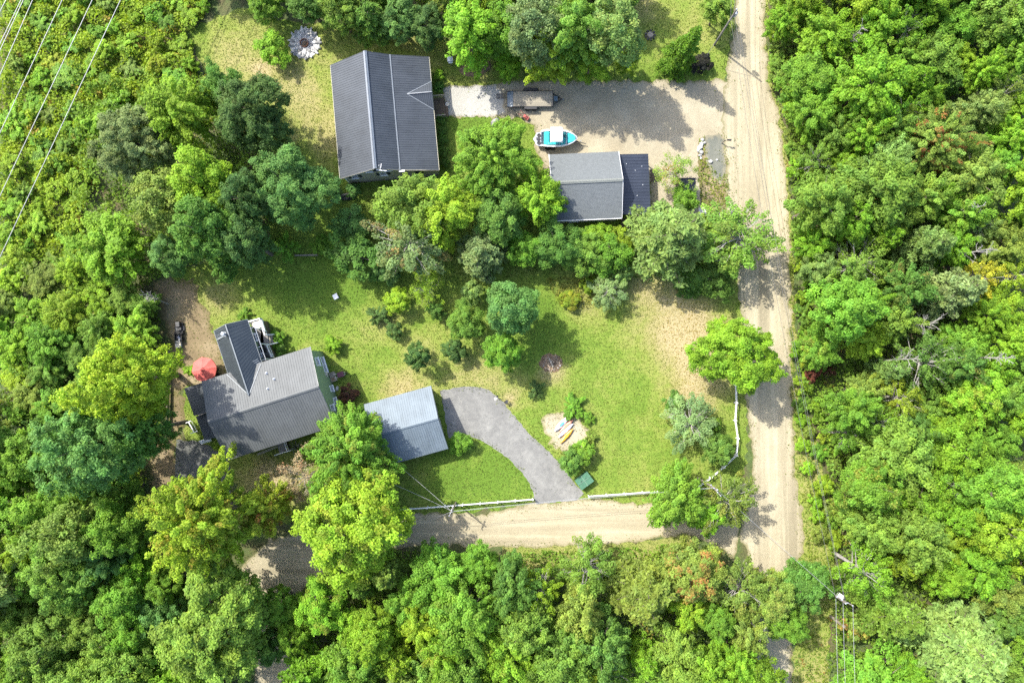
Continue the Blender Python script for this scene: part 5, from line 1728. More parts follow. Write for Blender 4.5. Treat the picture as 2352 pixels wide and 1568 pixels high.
for i, (za, off) in enumerate(((9.0, .0), (7.9, .12), (7.2, -.1))):
    wire('overhead_wire', tn + Vector((off, off, za - 9.2)), te + Vector((off * 3, off, za - 9.0)), 1.0 + .2 * i, .019, M_DARKWIRE, ['top', 'middle', 'lowest'][i] + ' overhead wire along the dirt road', 'wires along the dirt road')
    wire('overhead_wire', tn + Vector((off, off, za - 9.2)), tn + Vector((2.5 + off, 40, za - 9.2)), 1.0, .019, M_DARKWIRE, ['top', 'middle', 'lowest'][i] + ' overhead wire leaving the tall pole northwards', 'wires going north from the tall pole')
for i, (d, z) in enumerate(((-.95, 8.35), (.25, 7.6), (1.05, 8.35))):
    wire('overhead_wire', te + Vector((d, -.4 * d, z - 8.8)), te + Vector((d * 1.1 + 1.5, -40, z - 8.8)), .8, .022, M_WIRE, ['western', 'middle', 'eastern'][i] + ' overhead wire going south from the transformer pole', 'wires going south from the transformer pole')
wire('overhead_wire', ts + Vector((0, 0, -.2)), tc + Vector((0, 0, -1.2)), .5, .018, M_WIRE, 'upper wire from the short pole to the corner pole', 'wires across the side lane')
wire('overhead_wire', ts + Vector((0, 0, -.5)), tc + Vector((0, 0, -1.6)), .6, .018, M_WIRE, 'lower wire from the short pole to the corner pole', 'wires across the side lane')
wire('overhead_wire', tc + Vector((0, 0, -.4)), te + Vector((0, 0, -.8)), .6, .018, M_WIRE, 'wire from the corner pole across the road', None)
wire('overhead_wire', ts + Vector((0, 0, -.2)), at(905, 1060, 4.2), .3, .02, M_WIRE, 'service wire from the short pole to the bluish-roofed garage', None)
wire('overhead_wire', ts + Vector((0, 0, -.4)), at(900, 1110, 5.5), .3, .02, M_WIRE, 'service wire from the short pole into the yellow maple', None)
wire('guy_wire', ts + Vector((0, 0, -.3)), at(960, 1206, 2.2), .1, .018, M_WIRE, 'guy wire running south-west from the short pole', None)
wire('guy_wire', tn + Vector((0, 0, -1.0)), at(1611, 147, 0), .0, .022, M_WIRE, 'pale guy wire down from the tall pole to the dark shrub', None)
for i, (a, b) in enumerate((((0, 590), (277, 0)), ((0, 450), (212, 0)), ((0, 305), (143, 0)), ((0, 172), (75, 0)), ((0, 116), (54, 0)), ((0, 101), (48.5, 0)), ((0, 27), (14, 0)))):
    A, B = at(*a, 15), at(*b, 15)
    d = (B - A).normalized()
    o = wire('power_line', A - d * 30, B + d * 30, .0, .036, M_WIRE, f'{ORD[i]} power line over the scrub, counted from the garden side', 'power lines over the scrub')
    o['category'] = 'power line'


# ------------------------------------------------------------------ fences
def fence(px, z, label, rails=(.95, .55), post_h=1.12, double=False):
    pts = [at(u, v, z) for u, v in px]
    o = pts[0]
    t = thing('white_fence', label, 'fence', (o.x, o.y, 0))
    loc = [Vector((p_.x - o.x, p_.y - o.y, 0)) for p_ in pts]
    for i, q in enumerate(loc):
        pm = MB().box((q.x, q.y, post_h / 2), (.13, .13, post_h)).box((q.x, q.y, post_h + .03), (.17, .17, .05)).lathe([(.09, post_h + .05), (.01, post_h + .12)], 4, (q.x, q.y, 0))
        pm.build('post', M_WHITE, t)
        if i:
            a, b = loc[i - 1], q
            d = (b - a).normalized() * .05
            for h in rails:
                MB().bar(a + d + Z * h, b - d + Z * h, .055, .14).build('rail', M_WHITE, t)
    return t


def even(a, b, n):
    return [(a[0] + (b[0] - a[0]) * i / n, a[1] + (b[1] - a[1]) * i / n) for i in range(n + 1)]


fence(even((900, 1173), (1224, 1147.5), 8), 1.1, 'long white rail fence along the north side of the lane')
fence(even((1353, 1140.5), (1520, 1129), 4), 1.1, 'short white rail fence beside the green bin shed')
fence([(1692.4, 845), (1692.4, 884), (1693.4, 925), (1691, 966), (1696.8, 1007), (1693.4, 1046), (1664, 1073.6), (1635, 1097.6), (1606, 1119)], 1.1, 'wavering white rail fence round the lawn corner by the dirt road')
p0, p1 = at(393, 800), at(388, 1000)
t = thing('board_fence', 'low grey board fence along the soil yard', 'fence', (p0.x, p0.y, 0))
for k in range(6):
    a, b = (p1 - p0) * (k / 6), (p1 - p0) * ((k + 1) / 6)
    MB().bar(a + Z * .45, b + Z * .45, .05, .6).build('board', M_TIMBER, t)
    MB().box(a + Z * .4, (.1, .1, .8)).build('post', M_TIMBER, t)
p0, p1 = at(678, 587), at(730, 586)
o = MB().bar(p0 + Z * .12, p1 + Z * .12, .18, .24).build('border_timber', M_TIMBER)
tag(o, 'grey border timber between two clipped green shrubs', 'timber')

# ------------------------------------------------------------------ fire pit
p = at(700, 101)
fp = thing('fire_pit', 'round stone fire pit with a rusty steel ring at its centre', 'fire pit', (p.x, p.y, 0))
rg = random.Random(8)
MB().lathe([(2.0, 0.0), (2.0, .06), (.5, .08), (.1, .05)], 36).build('stone_bed', M_BOULDER, fp)
for ring, (rad, cnt, sz) in enumerate(((.85, 9, .30), (1.25, 12, .34), (1.65, 15, .36), (1.98, 17, .32))):
    for k in range(cnt):
        a = 2 * math.pi * (k + rg.uniform(-.3, .3)) / cnt
        r = rad + rg.uniform(-.08, .1)
        MB().rock((r * math.cos(a), r * math.sin(a), .10 + .03 * ring), (sz * rg.uniform(.9, 1.35), sz * rg.uniform(.5, .8), rg.uniform(.10, .22)), rg, a + rg.uniform(-.4, .4)).build('stone', M_STONE, fp)
ir = MB()
for r0, r1, z in ((.50, .56, .38),):
    ir.lathe([(.50, .05), (.56, .05), (.57, .38), (.51, .38), (.50, .05)], 24)
ir.build('fire_ring', M_RUST, fp)
MB().lathe([(.49, .06), (.3, .10), (.05, .12)], 16).build('ash', M_ASH, fp)
for k in range(5):
    MB().tube((-.3 + .1 * k, -.25, .16), (.1 * k - .1, .3, .2 + .03 * k), .045, .03, 6).build('charred_log', M_CHAR, fp)

# ------------------------------------------------------------------ flatbed trailer
dz = .72
c = at(1224, 227.3, dz)
TR = thing('flatbed_trailer', 'flatbed trailer with a weathered plank deck, black fenders and folded ladder ramps', 'trailer', (c.x, c.y, 0), 0.008)
TL, TW = 5.29, 2.03
for i in range(12):
    w = (TW - .06) / 12
    MB().box((0, -TW / 2 + .03 + w * (i + .5), dz - .02 + .004 * (i % 2)), (TL - .06, w - .018, .045)).build('plank', M_DECKWOOD, TR)
fr = MB()
for s in (-1, 1):
    fr.bar((-TL / 2 - .9, s * (TW / 2 + .03), dz - .07), (TL / 2 + .03, s * (TW / 2 + .03), dz - .07), .07, .15)
fr.bar((TL / 2 + .04, -TW / 2, dz - .05), (TL / 2 + .04, TW / 2, dz - .05), .08, .16)
for k in range(7):
    fr.bar((-TL / 2 + .2 + k * .8, -TW / 2, dz - .12), (-TL / 2 + .2 + k * .8, TW / 2, dz - .12), .06, .10)
fr.build('frame', M_BLACK, TR)
MB().slab([(-TL / 2 + .02, -TW / 2, dz - .01), (-TL / 2 + .02, TW / 2, dz - .01), (-TL / 2 - .72, TW / 2, dz - .22), (-TL / 2 - .72, -TW / 2 + .05, dz - .22)][::-1], .05).build('dovetail', M_STEELBLUE, TR)
for s in (-1, 1):
    f = MB()
    y0, y1 = s * (TW / 2 + .08), s * (TW / 2 + .42)
    prof = [(-1.0, dz - .25), (-.82, dz + .08), (-.72, dz + .13), (.72, dz + .13), (.82, dz + .08), (1.0, dz - .25)]
    for (xa, za), (xb, zb_) in zip(prof[:-1], prof[1:]):
        f.bar((xa - .25, (y0 + y1) / 2, za), (xb - .25, (y0 + y1) / 2, zb_), abs(y1 - y0), .03)
    f.build('fender', M_BLACK, TR)
    for xw in (-.68, .18):
        wh = MB().lathe([(.16, -.10), (.34, -.10), (.36, -.05), (.36, .05), (.34, .10), (.16, .10)], 18, (xw, s * (TW / 2 + .25), .36), 'Y').build('tyre', M_RUBBER, TR)
        MB().lathe([(.05, -.07), (.20, -.06), (.20, .06), (.05, .08)], 12, (xw, s * (TW / 2 + .25), .36), 'Y').build('rim', M_GALV, wh)
tg = MB().bar((TL / 2 + .05, .75, .5), (TL / 2 + 1.15, .02, .5), .08, .12).bar((TL / 2 + .05, -.75, .5), (TL / 2 + 1.15, -.02, .5), .08, .12).bar((TL / 2 + .95, 0, .5), (TL / 2 + 1.35, 0, .48), .10, .10)
tg.build('tongue', M_BLACK, TR)
MB().lathe([(.07, -.06), (.08, .02), (.04, .10)], 10, (TL / 2 + 1.38, 0, .5)).build('coupler', M_GALV, TR)
MB().tube((TL / 2 + .8, .14, .1), (TL / 2 + .8, .14, 1.05), .04).bar((TL / 2 + .72, .14, 1.05), (TL / 2 + .95, .3, 1.05), .04, .04).build('jack', M_BLACK, TR)
MB().box((TL / 2 + .38, 0, .66), (.5, .62, .36)).build('toolbox', M_STEELBLUE, TR, bevel=.03)


def ladder(a, b, wdt, side, name='ramp', n=7):
    a, b, side = Vector(a), Vector(b), Vector(side).normalized()
    m = MB()
    for s in (-1, 1):
        m.bar(a + side * s * wdt / 2, b + side * s * wdt / 2, .05, .08)
    for k in range(n + 1):
        q = a.lerp(b, k / n)
        m.bar(q - side * wdt / 2, q + side * wdt / 2, .045, .06)
    return m.build(name, M_BLACK, TR)


xr = -TL / 2 - .72
ladder((xr, .58, .48), (xr - 1.45, .62, .10), .55, (0, 1, 0))
ladder((xr + .05, -TW / 2 - .18, .55), (xr + 1.35, -TW / 2 - .95, .30), .50, (.4, .8, .5))
MB().bar((xr - .02, -TW / 2 + .1, .5), (xr - .02, TW / 2 - .1, .5), .07, .09).bar((xr - .35, -.55, .5), (xr - .35, -.95, .5), .04, .04).bar((xr - .35, -.55, .5), (xr, -.55, .5), .04, .04).bar((xr - .35, -.95, .5), (xr, -.95, .5), .04, .04).build('rear_bar', M_BLACK, TR)
MB().box((xr + .25, TW / 2 - .25, .66), (.3, .25, .3)).build('winch_box', M_STEELBLUE, TR)

# ------------------------------------------------------------------ motor boat on its trailer
BZ = 1.05
c = at(1284, 317.5, 1.35)
BO = thing('motor_boat', 'white motor boat with turquoise seats and a white canopy', 'boat', (c.x, c.y, 0), -0.01)
st_x = [-2.35, -1.6, -.6, .4, 1.2, 1.8, 2.2, 2.42]
hb = [1.00, 1.14, 1.17, 1.12, .93, .64, .34, .06]
kz = [.62, .58, .56, .58, .66, .80, .98, 1.18]
gz = [1.32, 1.33, 1.35, 1.38, 1.42, 1.46, 1.49, 1.50]
hv, hf = [], []
for x, b, k, g in zip(st_x, hb, kz, gz):
    hv += [(x, 0, k), (x, b * .80, k + .22), (x, b, g - .12), (x, b * 1.02, g), (x, b * .83 if x < 1.9 else b * .55, g + .03), (x, -b * .83 if x < 1.9 else -b * .55, g + .03), (x, -b * 1.02, g), (x, -b, g - .12), (x, -b * .80, k + .22)]
for i in range(len(st_x) - 1):
    for j in range(9):
        if j == 4:
            continue
        a, b = i * 9 + j, i * 9 + (j + 1) % 9
        hf.append((a, a + 9, b + 9, b))
hf.append(tuple(range(8, -1, -1)))
hull = mesh_object('hull', hv, hf, M_GEL, BO, True)
bm = bmesh.new()
bm.from_mesh(hull.data)
bmesh.ops.recalc_face_normals(bm, faces=bm.faces)
bm.to_mesh(hull.data)
bm.free()


def floor_between(x0, x1, z, inset, name, mat, rim=None):
    n = 9
    top, bot = [], []
    for i in range(n):
        x = x0 + (x1 - x0) * i / (n - 1)
        w = np.interp(x, st_x, hb) * inset
        if i == 0 or i == n - 1:
            w -= .10
        top.append((x, w, z))
        bot.append((x, -w, z))
    return MB().slab(bot + top[::-1], .06).build(name, mat, BO)


floor_between(-1.98, .92, 1.14, .83, 'cockpit_sole', M_TEAL)
floor_between(-1.95, -1.35, 1.36, .78, 'rear_seat', M_TEAL)
MB().box((-.75, -.72, 1.3), (1.3, .35, .28)).build('side_seat', M_TEAL, BO, bevel=.05)
MB().box((.55, .5, 1.28), (.5, .5, .3)).box((.42, .5, 1.52), (.12, .5, .3)).build('helm_seat', M_TEALDARK, BO, bevel=.05)
MB().slab([(.92, -.75, 1.47), (1.02, -.75, 1.47), (1.02, .82, 1.47), (.92, .82, 1.47)], .3).build('bulkhead', M_GEL, BO)
floor_between(1.08, 2.12, 1.50, .72, 'bow_cushion', M_TEAL)
MB().bar((.80, -.82, 1.62), (.98, .05, 1.70), .04, .30).bar((.98, .05, 1.70), (.84, .85, 1.62), .04, .30).build('windscreen', M_TEALDARK, BO)
cv = MB()
nx, ny = 8, 8
cvv = []
for i in range(nx + 1):
    for j in range(ny + 1):
        x, y = -1.22 + 1.66 * i / nx, -.98 + 1.96 * j / ny
        cvv.append((x, y + .06, 2.52 + .12 * (1 - (y / .98) ** 2) + .04 * math.sin(3.14 * i / nx) - (.03 if i in (0, nx) else 0)))
cvf = [(i * (ny + 1) + j, (i + 1) * (ny + 1) + j, (i + 1) * (ny + 1) + j + 1, i * (ny + 1) + j + 1) for i in range(nx) for j in range(ny)]
can = mesh_object('canopy', cvv, cvf, M_GEL, BO, True)
sm = can.modifiers.new('thickness', 'SOLIDIFY')
sm.thickness = .035
for s in (-1, 1):
    MB().tube((-.5, s * .98, 1.4), (-1.15, s * .98, 2.5), .02).tube((-.5, s * .98, 1.4), (.38, s * .98, 2.5), .02).build('canopy_frame', M_GALV, BO)
MB().slab([(-3.15, -.35, .92), (-2.95, -.82, .92), (-2.34, -.95, .92), (-2.34, .95, .92), (-2.95, .82, .92), (-3.15, .35, .92), (-3.4, 0, .92)], .12).build('swim_platform', M_LAV, BO)
for yy in (.48, -.52):
    MB().lathe([(.24, .93), (.27, .97), (.24, 1.05), (.13, 1.05), (.12, .97)], 16, (-2.62, yy, 0)).build('speaker', M_BLACK, BO)
MB().box((-2.72, 0, .99), (.5, .34, .14)).tube((-3.0, .15, .98), (-2.75, -.18, 1.02), .05).tube((-2.95, -.1, .98), (-2.5, -.14, 1.05), .04).build('stern_drive', M_BLACK, BO)
BT = thing('boat_trailer', 'low trailer carrying the white and turquoise boat', 'trailer', (c.x, c.y, 0), -0.01)
MB().bar((-2.3, .5, .45), (1.5, .3, .45), .08, .12).bar((-2.3, -.5, .45), (1.5, -.3, .45), .08, .12).bar((1.5, .3, .45), (2.6, -.15, .45), .08, .1).bar((1.5, -.3, .45), (2.6, -.15, .45), .08, .1).bar((2.5, -.15, .45), (3.65, -.42, .45), .08, .08).build('frame', M_BLACK, BT)
for s in (-1, 1):
    w_ = MB().lathe([(.15, -.10), (.30, -.10), (.33, -.05), (.33, .05), (.30, .10), (.15, .10)], 18, (-.7, s * 1.08, .33), 'Y').build('tyre', M_RUBBER, BT)
    MB().lathe([(.04, -.06), (.17, -.05), (.17, .06), (.04, .07)], 12, (-.7, s * 1.08, .33), 'Y').build('rim', M_GALV, w_)
MB().tube((2.9, -.25, .1), (2.9, -.25, .95), .035).bar((2.8, -.25, .95), (3.05, -.1, .95), .035, .035).build('jack', M_GALV, BT)
p = at(1266 - 1.5, 334)
o = MB().lathe([(.17, 0), (.36, .02), (.40, .10), (.36, .18), (.17, .20)], 20, (at(1258.5, 339).x, at(1258.5, 339).y, .0)).build('tyre', M_RUBBER)
tag(o, 'loose black tyre lying beside the stern of the boat', 'tyre')


# ------------------------------------------------------------------ kayaks
def kayak(a, b, w, mats, label, z=.16):
    A, B = at(*a, z), at(*b, z)
    c = (A + B) / 2
    d = B - A
    Lk = d.length
    t = thing('kayak', label, 'kayak', (c.x, c.y, 0), math.atan2(d.y, d.x), 'kayaks on the sand patch')
    n = 14
    v, f = [], []
    for i in range(n + 1):
        s = -1 + 2 * i / n
        hw = w / 2 * max(0.02, (1 - abs(s) ** 2.1)) ** .8
        z0 = .06 + .16 * abs(s) ** 2.6
        z1 = .30 + .07 * abs(s) ** 3
        v += [(s * Lk / 2, 0, z0), (s * Lk / 2, hw * .75, z0 + .05), (s * Lk / 2, hw, .22 + .05 * abs(s) ** 3), (s * Lk / 2, hw * .6, z1), (s * Lk / 2, 0, z1 + .03), (s * Lk / 2, -hw * .6, z1), (s * Lk / 2, -hw, .22 + .05 * abs(s) ** 3), (s * Lk / 2, -hw * .75, z0 + .05)]
    for i in range(n):
        for j in range(8):
            a_, b_ = i * 8 + j, i * 8 + (j + 1) % 8
            f.append((a_, b_, b_ + 8, a_ + 8))
    f += [tuple(range(7, -1, -1)), tuple(range(n * 8, n * 8 + 8))]
    h = mesh_object('hull', v, f, mats[0], t, True)
    bm = bmesh.new()
    bm.from_mesh(h.data)
    bmesh.ops.recalc_face_normals(bm, faces=bm.faces)
    bm.to_mesh(h.data)
    bm.free()
    ck = MB().lathe([(.20, .33), (.24, .37), (.20, .39), (.17, .36)], 16)
    ck.v = [(x * 1.7, y * .8, z_) for x, y, z_ in ck.v]
    ck.build('cockpit_rim', mats[1], t)
    MB().box((0, 0, .335), (.5, .26, .02)).build('seat', mats[2], t)
    return t


K = lambda x, y: ((1600 + x / 2.986) * .7656, (1200 + y / 2.986) * .7656)
kayak(K(190, 277), K(318, 148), .72, (M_WHITEBLUE, M_BLUE, M_BLUE), 'white kayak with a blue middle, northernmost of the four on the sand')
kayak(K(230, 292), K(360, 172), .55, (M_CORAL, M_CORAL, M_CREAM), 'coral kayak lying between the blue-white and the lilac kayak')
kayak(K(226, 332), K(358, 208), .56, (M_LILAC, M_WHITEBLUE, M_BLACK), 'pale lilac kayak lying beside the orange kayak')
kayak(K(240, 386), K(356, 255), .60, (M_ORANGE, M_ORANGE, M_BROWNWOOD), 'orange-yellow kayak, southernmost of the four on the sand')

# ------------------------------------------------------------------ green bin shed
BX = [at(*q, 1.15) for q in (K(367, 726), K(480, 642), K(547, 716), K(437, 808))]
c = sum(BX, Vector()) / 4
d = BX[1] - BX[0]
BS = thing('bin_shed', 'green bin shed with flat lids at the mouth of the asphalt driveway', 'shed', (c.x, c.y, 0), math.atan2(d.y, d.x))
bl, bw = d.length, (BX[3] - BX[0]).length
MB().box((0, 0, .53), (bl - .1, bw - .1, 1.06)).build('body', M_BIN, BS)
for i in (0, 1):
    for j in (0, 1):
        MB().box(((i - .5) * bl / 2, (j - .5) * bw / 2, 1.10 + .03 * (i + j)), (bl / 2 - .03, bw / 2 - .03, .06), ry=.02 * (1 - 2 * i)).build('lid', M_BIN, BS, bevel=.01)
MB().bar((0, -bw / 2, 1.16), (0, bw / 2, 1.16), .05, .05).bar((-bl / 2, 0.02, 1.17), (bl / 2, 0.02, 1.17), .04, .05).build('strap', M_BINTRIM, BS)
for s in (-1, 1):
    MB().box((s * .35, bw * .12, 1.19), (.18, .06, .05)).build('handle', M_BLACK, BS)
MB().box((0, -bw / 2 + .02, .5), (bl - .3, .06, .8)).build('door', M_BINTRIM, BS)

# ------------------------------------------------------------------ red umbrella and patio set
c = at(467, 848.5, 2.2)
UM = thing('garden_umbrella', 'open faded red garden umbrella beside the slate-roofed wing', 'umbrella', (c.x, c.y, 0), .2)
UR, sg = 1.62, 8
for k in range(sg):
    v, f = [], []
    m = 4
    for i in range(m + 1):
        r = UR * i / m
        zz = 2.62 - .62 * (i / m) ** 1.15
        for j in range(5):
            a = 2 * math.pi * (k + j / 4) / sg
            rr_ = r * (1 - .055 * math.sin(math.pi * j / 4))
            v.append((rr_ * math.cos(a), rr_ * math.sin(a), zz - .07 * (i / m) * math.sin(math.pi * j / 4)))
    for i in range(m):
        for j in range(4):
            f.append((i * 5 + j, (i + 1) * 5 + j, (i + 1) * 5 + j + 1, i * 5 + j + 1))
    # valance
    b0 = len(v)
    for j in range(5):
        q = v[m * 5 + j]
        v.append((q[0] * 1.005, q[1] * 1.005, q[2] - .16))
    for j in range(4):
        f.append((m * 5 + j, b0 + j, b0 + j + 1, m * 5 + j + 1))
    mesh_object('canopy_panel', v, f, M_RED, UM)
    a = 2 * math.pi * k / sg
    MB().bar((0, 0, 2.60), (UR * math.cos(a), UR * math.sin(a), 1.98), .02, .03).build('rib', M_GALV, UM)
MB().tube((0, 0, 0), (0, 0, 2.75), .025).build('pole', M_GALV, UM)
MB().lathe([(.30, 2.56), (.16, 2.68), (.04, 2.74), (.02, 2.82)], 10).build('top_vent', M_RED, UM)
MB().lathe([(.28, 0), (.28, .08), (.06, .12)], 16).build('base', M_BLACK, UM)
PT = thing('patio_table', 'dark patio table half hidden under the red umbrella', 'table', (c.x, c.y, 0), .2)
MB().lathe([(.62, .70), (.62, .74)], 20).build('table_top', M_BLACK, PT)
for k in range(4):
    a = .78 + k * 1.57
    MB().tube((.5 * math.cos(a), .5 * math.sin(a), 0), (.42 * math.cos(a), .42 * math.sin(a), .7), .02).build('leg', M_BLACK, PT)


def chair(u, v, z, rz, mat, label, group, sc=1.0):
    q = at(u, v, z + .5)
    t = thing('garden_chair', label, 'chair', (q.x, q.y, z), rz, group)
    MB().box((0, 0, .43), (.5 * sc, .5 * sc, .05)).build('seat', mat, t)
    MB().box((0, .26 * sc, .72), (.5 * sc, .05, .55), rx=-.12).build('backrest', mat, t)
    for a, b in ((-1, -1), (1, -1), (1, 1), (-1, 1)):
        MB().tube((a * .22 * sc, b * .22 * sc, 0), (a * .22 * sc, b * .22 * sc, .43), .018, n=6).build('leg', mat, t)
    for a in (-1, 1):
        MB().bar((a * .27 * sc, -.2 * sc, .62), (a * .27 * sc, .25 * sc, .64), .05, .03).build('armrest', mat, t)
    return t


chair(497, 848, 0, 2.4, M_BLACK, 'dark patio chair between the red umbrella and the wing, northern one', 'dark chairs by the red umbrella')
chair(499, 860, 0, 1.2, M_BLACK, 'dark patio chair between the red umbrella and the house, southern one', 'dark chairs by the red umbrella')
chair(*Zg(1885, 735), DZ, .5, M_BLACK, 'dark deck chair in the middle of the deck, northern one', 'dark chairs on the deck')
chair(*Zg(1905, 800), DZ, .3, M_BLACK, 'dark deck chair in the middle of the deck, southern one', 'dark chairs on the deck')
q = at(*Zg(1775, 275), DZ + .7)
t = thing('round_table', 'pale round table at the north end of the deck', 'table', (q.x, q.y, DZ))
MB().lathe([(.60, .68), (.62, .71), (.60, .74)], 24).build('table_top', M_CREAM, t)
MB().lathe([(.26, .75), (.20, .80), (.10, .82)], 14, (.05, .04, 0)).build('table_top_bowl', M_WHITE, t)
for k in range(4):
    a = .5 + k * 1.57
    MB().tube((.45 * math.cos(a), .45 * math.sin(a), 0), (.4 * math.cos(a), .4 * math.sin(a), .68), .025).build('leg', M_CREAM, t)
q = at(*Zg(1885, 320), DZ + .45)
t = thing('bench', 'white bench along the east rail of the deck', 'bench', (q.x, q.y, DZ), .311)
MB().box((0, 0, .45), (.42, 1.5, .06)).build('seat', M_WHITE, t)
MB().box((.22, 0, .7), (.05, 1.5, .4)).build('backrest', M_WHITE, t)
for a in (-.65, .65):
    MB().box((0, a, .22), (.36, .07, .44)).build('leg', M_WHITE, t)
q = at(*Zg(1995, 915), DZ + .5)
t = thing('grill', 'black barbecue grill at the house end of the deck', 'grill', (q.x, q.y, DZ), .311)
MB().box((0, 0, .42), (.55, .45, .75)).build('cart', M_BLACK, t)
hd = MB().lathe([(.27, -.36), (.30, -.3), (.30, .3), (.27, .36)], 14, (0, 0, .85), 'X').build('lid', M_BLACK, t)
MB().bar((-.25, -.33, .9), (.25, -.33, .9), .03, .03).build('handle', M_GALV, hd)
for a in (-.55, .55):
    MB().box((a, 0, .8), (.36, .42, .04)).build('side_shelf', M_GALV, t)

# ------------------------------------------------------------------ mower, cart and tote on the soil yard
q = at(*Zg(225, 365), .6)
t = thing('riding_mower', 'black riding mower parked on the soil yard', 'mower', (q.x, q.y, 0), math.radians(95))
MB().box((.55, 0, .55), (.75, .62, .42), taper=.86).build('hood', M_BLACK, t, bevel=.05)
MB().box((-.25, 0, .42), (1.0, .72, .20)).build('body', M_BLACK, t, bevel=.03)
MB().box((-.45, 0, .62), (.42, .46, .10)).box((-.68, 0, .82), (.10, .44, .36), ry=-.2).build('seat', M_RUBBER, t, bevel=.03)
MB().tube((.05, 0, .55), (-.06, 0, .95), .025).lathe([(.15, .95), (.18, .97), (.15, .99), (.13, .97)], 14, (-.06, 0, 0)).build('steering_wheel', M_BLACK, t)
MB().slab([(-.2, -.62, .24), (.35, -.62, .24), (.42, 0, .24), (.35, .62, .24), (-.2, .62, .24)], .12).build('mower_deck', M_BLACK, t)
for x, r, y in ((.65, .2, .42), (.65, .2, -.42), (-.5, .28, .46), (-.5, .28, -.46)):
    w_ = MB().lathe([(r * .5, -.10), (r * .92, -.10), (r, -.05), (r, .05), (r * .92, .10), (r * .5, .10)], 16, (x, y, r), 'Y').build('wheel', M_RUBBER, t)
    MB().lathe([(.03, -.09), (r * .48, -.08), (r * .48, .08), (.03, .10)], 10, (x, y, r), 'Y').build('rim', M_GALV, w_)
q = at(*Zg(240, 550), .4)
t = thing('garden_cart', 'black garden cart full of odds and ends behind the mower', 'cart', (q.x, q.y, 0), math.radians(95))
MB().box((0, 0, .36), (1.15, .85, .05)).build('tray', M_BLACK, t)
for s in (-1, 1):
    MB().box((0, s * .43, .52), (1.2, .035, .28)).build('side_panel', M_BLACK, t)
    MB().box((s * .59, 0, .52), (.035, .85, .28)).build('side_panel', M_BLACK, t)
    w_ = MB().lathe([(.10, -.05), (.20, -.05), (.20, .05), (.10, .05)], 14, (-.1, s * .52, .2), 'Y').build('wheel', M_RUBBER, t)
rg = random.Random(4)
for k, (nm, mt) in enumerate((('bucket', M_GALV), ('pot', M_WHITE), ('can', M_LAV), ('bag', M_CANVAS))):
    x, y = -.38 + .25 * k, rg.uniform(-.2, .2)
    o = MB().lathe([(.09, .39), (.13, .60), (.10, .60), (.07, .45)], 10, (q.x + math.cos(1.66) * x - math.sin(1.66) * y, q.y + math.sin(1.66) * x + math.cos(1.66) * y, 0)).build(nm, mt)
    tag(o, ['steel bucket', 'white pot', 'greyish tin can', 'crumpled grey cloth bag'][k] + ' lying in the black garden cart', nm)
q = at(*Zg(228, 672), .4)
t = thing('storage_tote', 'pale grey storage tote on the ground south of the garden cart', 'tote', (q.x, q.y, 0), .1)
MB().box((0, 0, .24), (.62, .80, .48), taper=1.08).build('body', M_LAV, t)
MB().box((0, 0, .51), (.72, .92, .06)).build('lid', M_CREAM, t, bevel=.02)

# ------------------------------------------------------------------ by the green gable
E2 = lambda x, y: ((900 + x / 3.583) * .7656, (1010 + y / 3.583) * .7656)
for (x, y), lab, mt in (((345, 405), 'wooden planter crate by the green gable, the northern one', M_ORANGE), ((360, 455), 'pale planter crate by the green gable, the southern one', M_CREAM)):
    q = at(*E2(x, y), .5)
    t = thing('planter', lab, 'planter', (q.x, q.y, 0), .35, 'planters by the green gable')
    MB().box((0, 0, .28), (.72, .62, .56)).build('box', M_DECKWOOD if mt is M_ORANGE else M_CREAM, t)
    MB().box((0, 0, .58), (.55, .45, .04)).build('soil', M_MULCH if mt is M_CREAM else M_TIMBER, t)
    for k in range(4):
        MB().box(((-.3, .3, 0, 0)[k], (0, 0, -.26, .26)[k], .60), ((.06, .62, .06), (.06, .62, .06), (.6, .06, .06), (.6, .06, .06))[k]).build('rim', M_DECKWOOD, t)
q = at(*E2(440, 405), .4)
t = thing('wheelbarrow', 'plum wheelbarrow in the shade of the green gable', 'wheelbarrow', (q.x, q.y, 0), .3)
MB().slab([(-.45, -.32, .62), (.4, -.36, .62), (.4, .36, .62), (-.45, .32, .62)], .05).box((0, 0, .46), (.6, .46, .28), taper=1.35).build('tray', M_PURPLE, t)
for s in (-1, 1):
    MB().bar((-.95, s * .28, .62), (.55, s * .12, .25), .04, .04).build('handle', M_WHITE, t)
    MB().bar((-.3, s * .25, .4), (-.3, s * .25, 0), .04, .04).build('leg', M_WHITE, t)
MB().lathe([(.05, -.05), (.18, -.05), (.18, .05), (.05, .05)], 14, (.62, 0, .18), 'Y').build('wheel', M_RUBBER, t)
for (x, y), lab in (((400, 555), 'flat pale stone by the green gable'),):
    q = at(*E2(x, y))
    tag(MB().rock((q.x, q.y, .08), (.22, .35, .1), random.Random(3)).build('stone', M_BOULDER), lab, 'stone')
# leafless creeper at the south landing
S2 = lambda x, y: ((520 + x / 5.6) * .7656, (1150 + y / 5.6) * .7656)
q = at(*S2(2050, 1080), 1.0)
t = thing('bare_shrub', 'leafless whitish shrub arching by the south landing', 'shrub', (q.x, q.y, 0))
rg = random.Random(12)
for k in range(14):
    a = rg.uniform(0, 6.28)
    r = rg.uniform(.6, 1.5)
    pts = [Vector((.2 * math.cos(a), .2 * math.sin(a), 0))]
    for i in range(1, 6):
        f = i / 5
        pts.append(Vector((r * f * math.cos(a + .5 * f), r * f * math.sin(a + .5 * f), 1.6 * math.sin(f * 2.4))))
    MB().path(pts, .03, 5, .4).build('branch', M_PALEBARK, t)

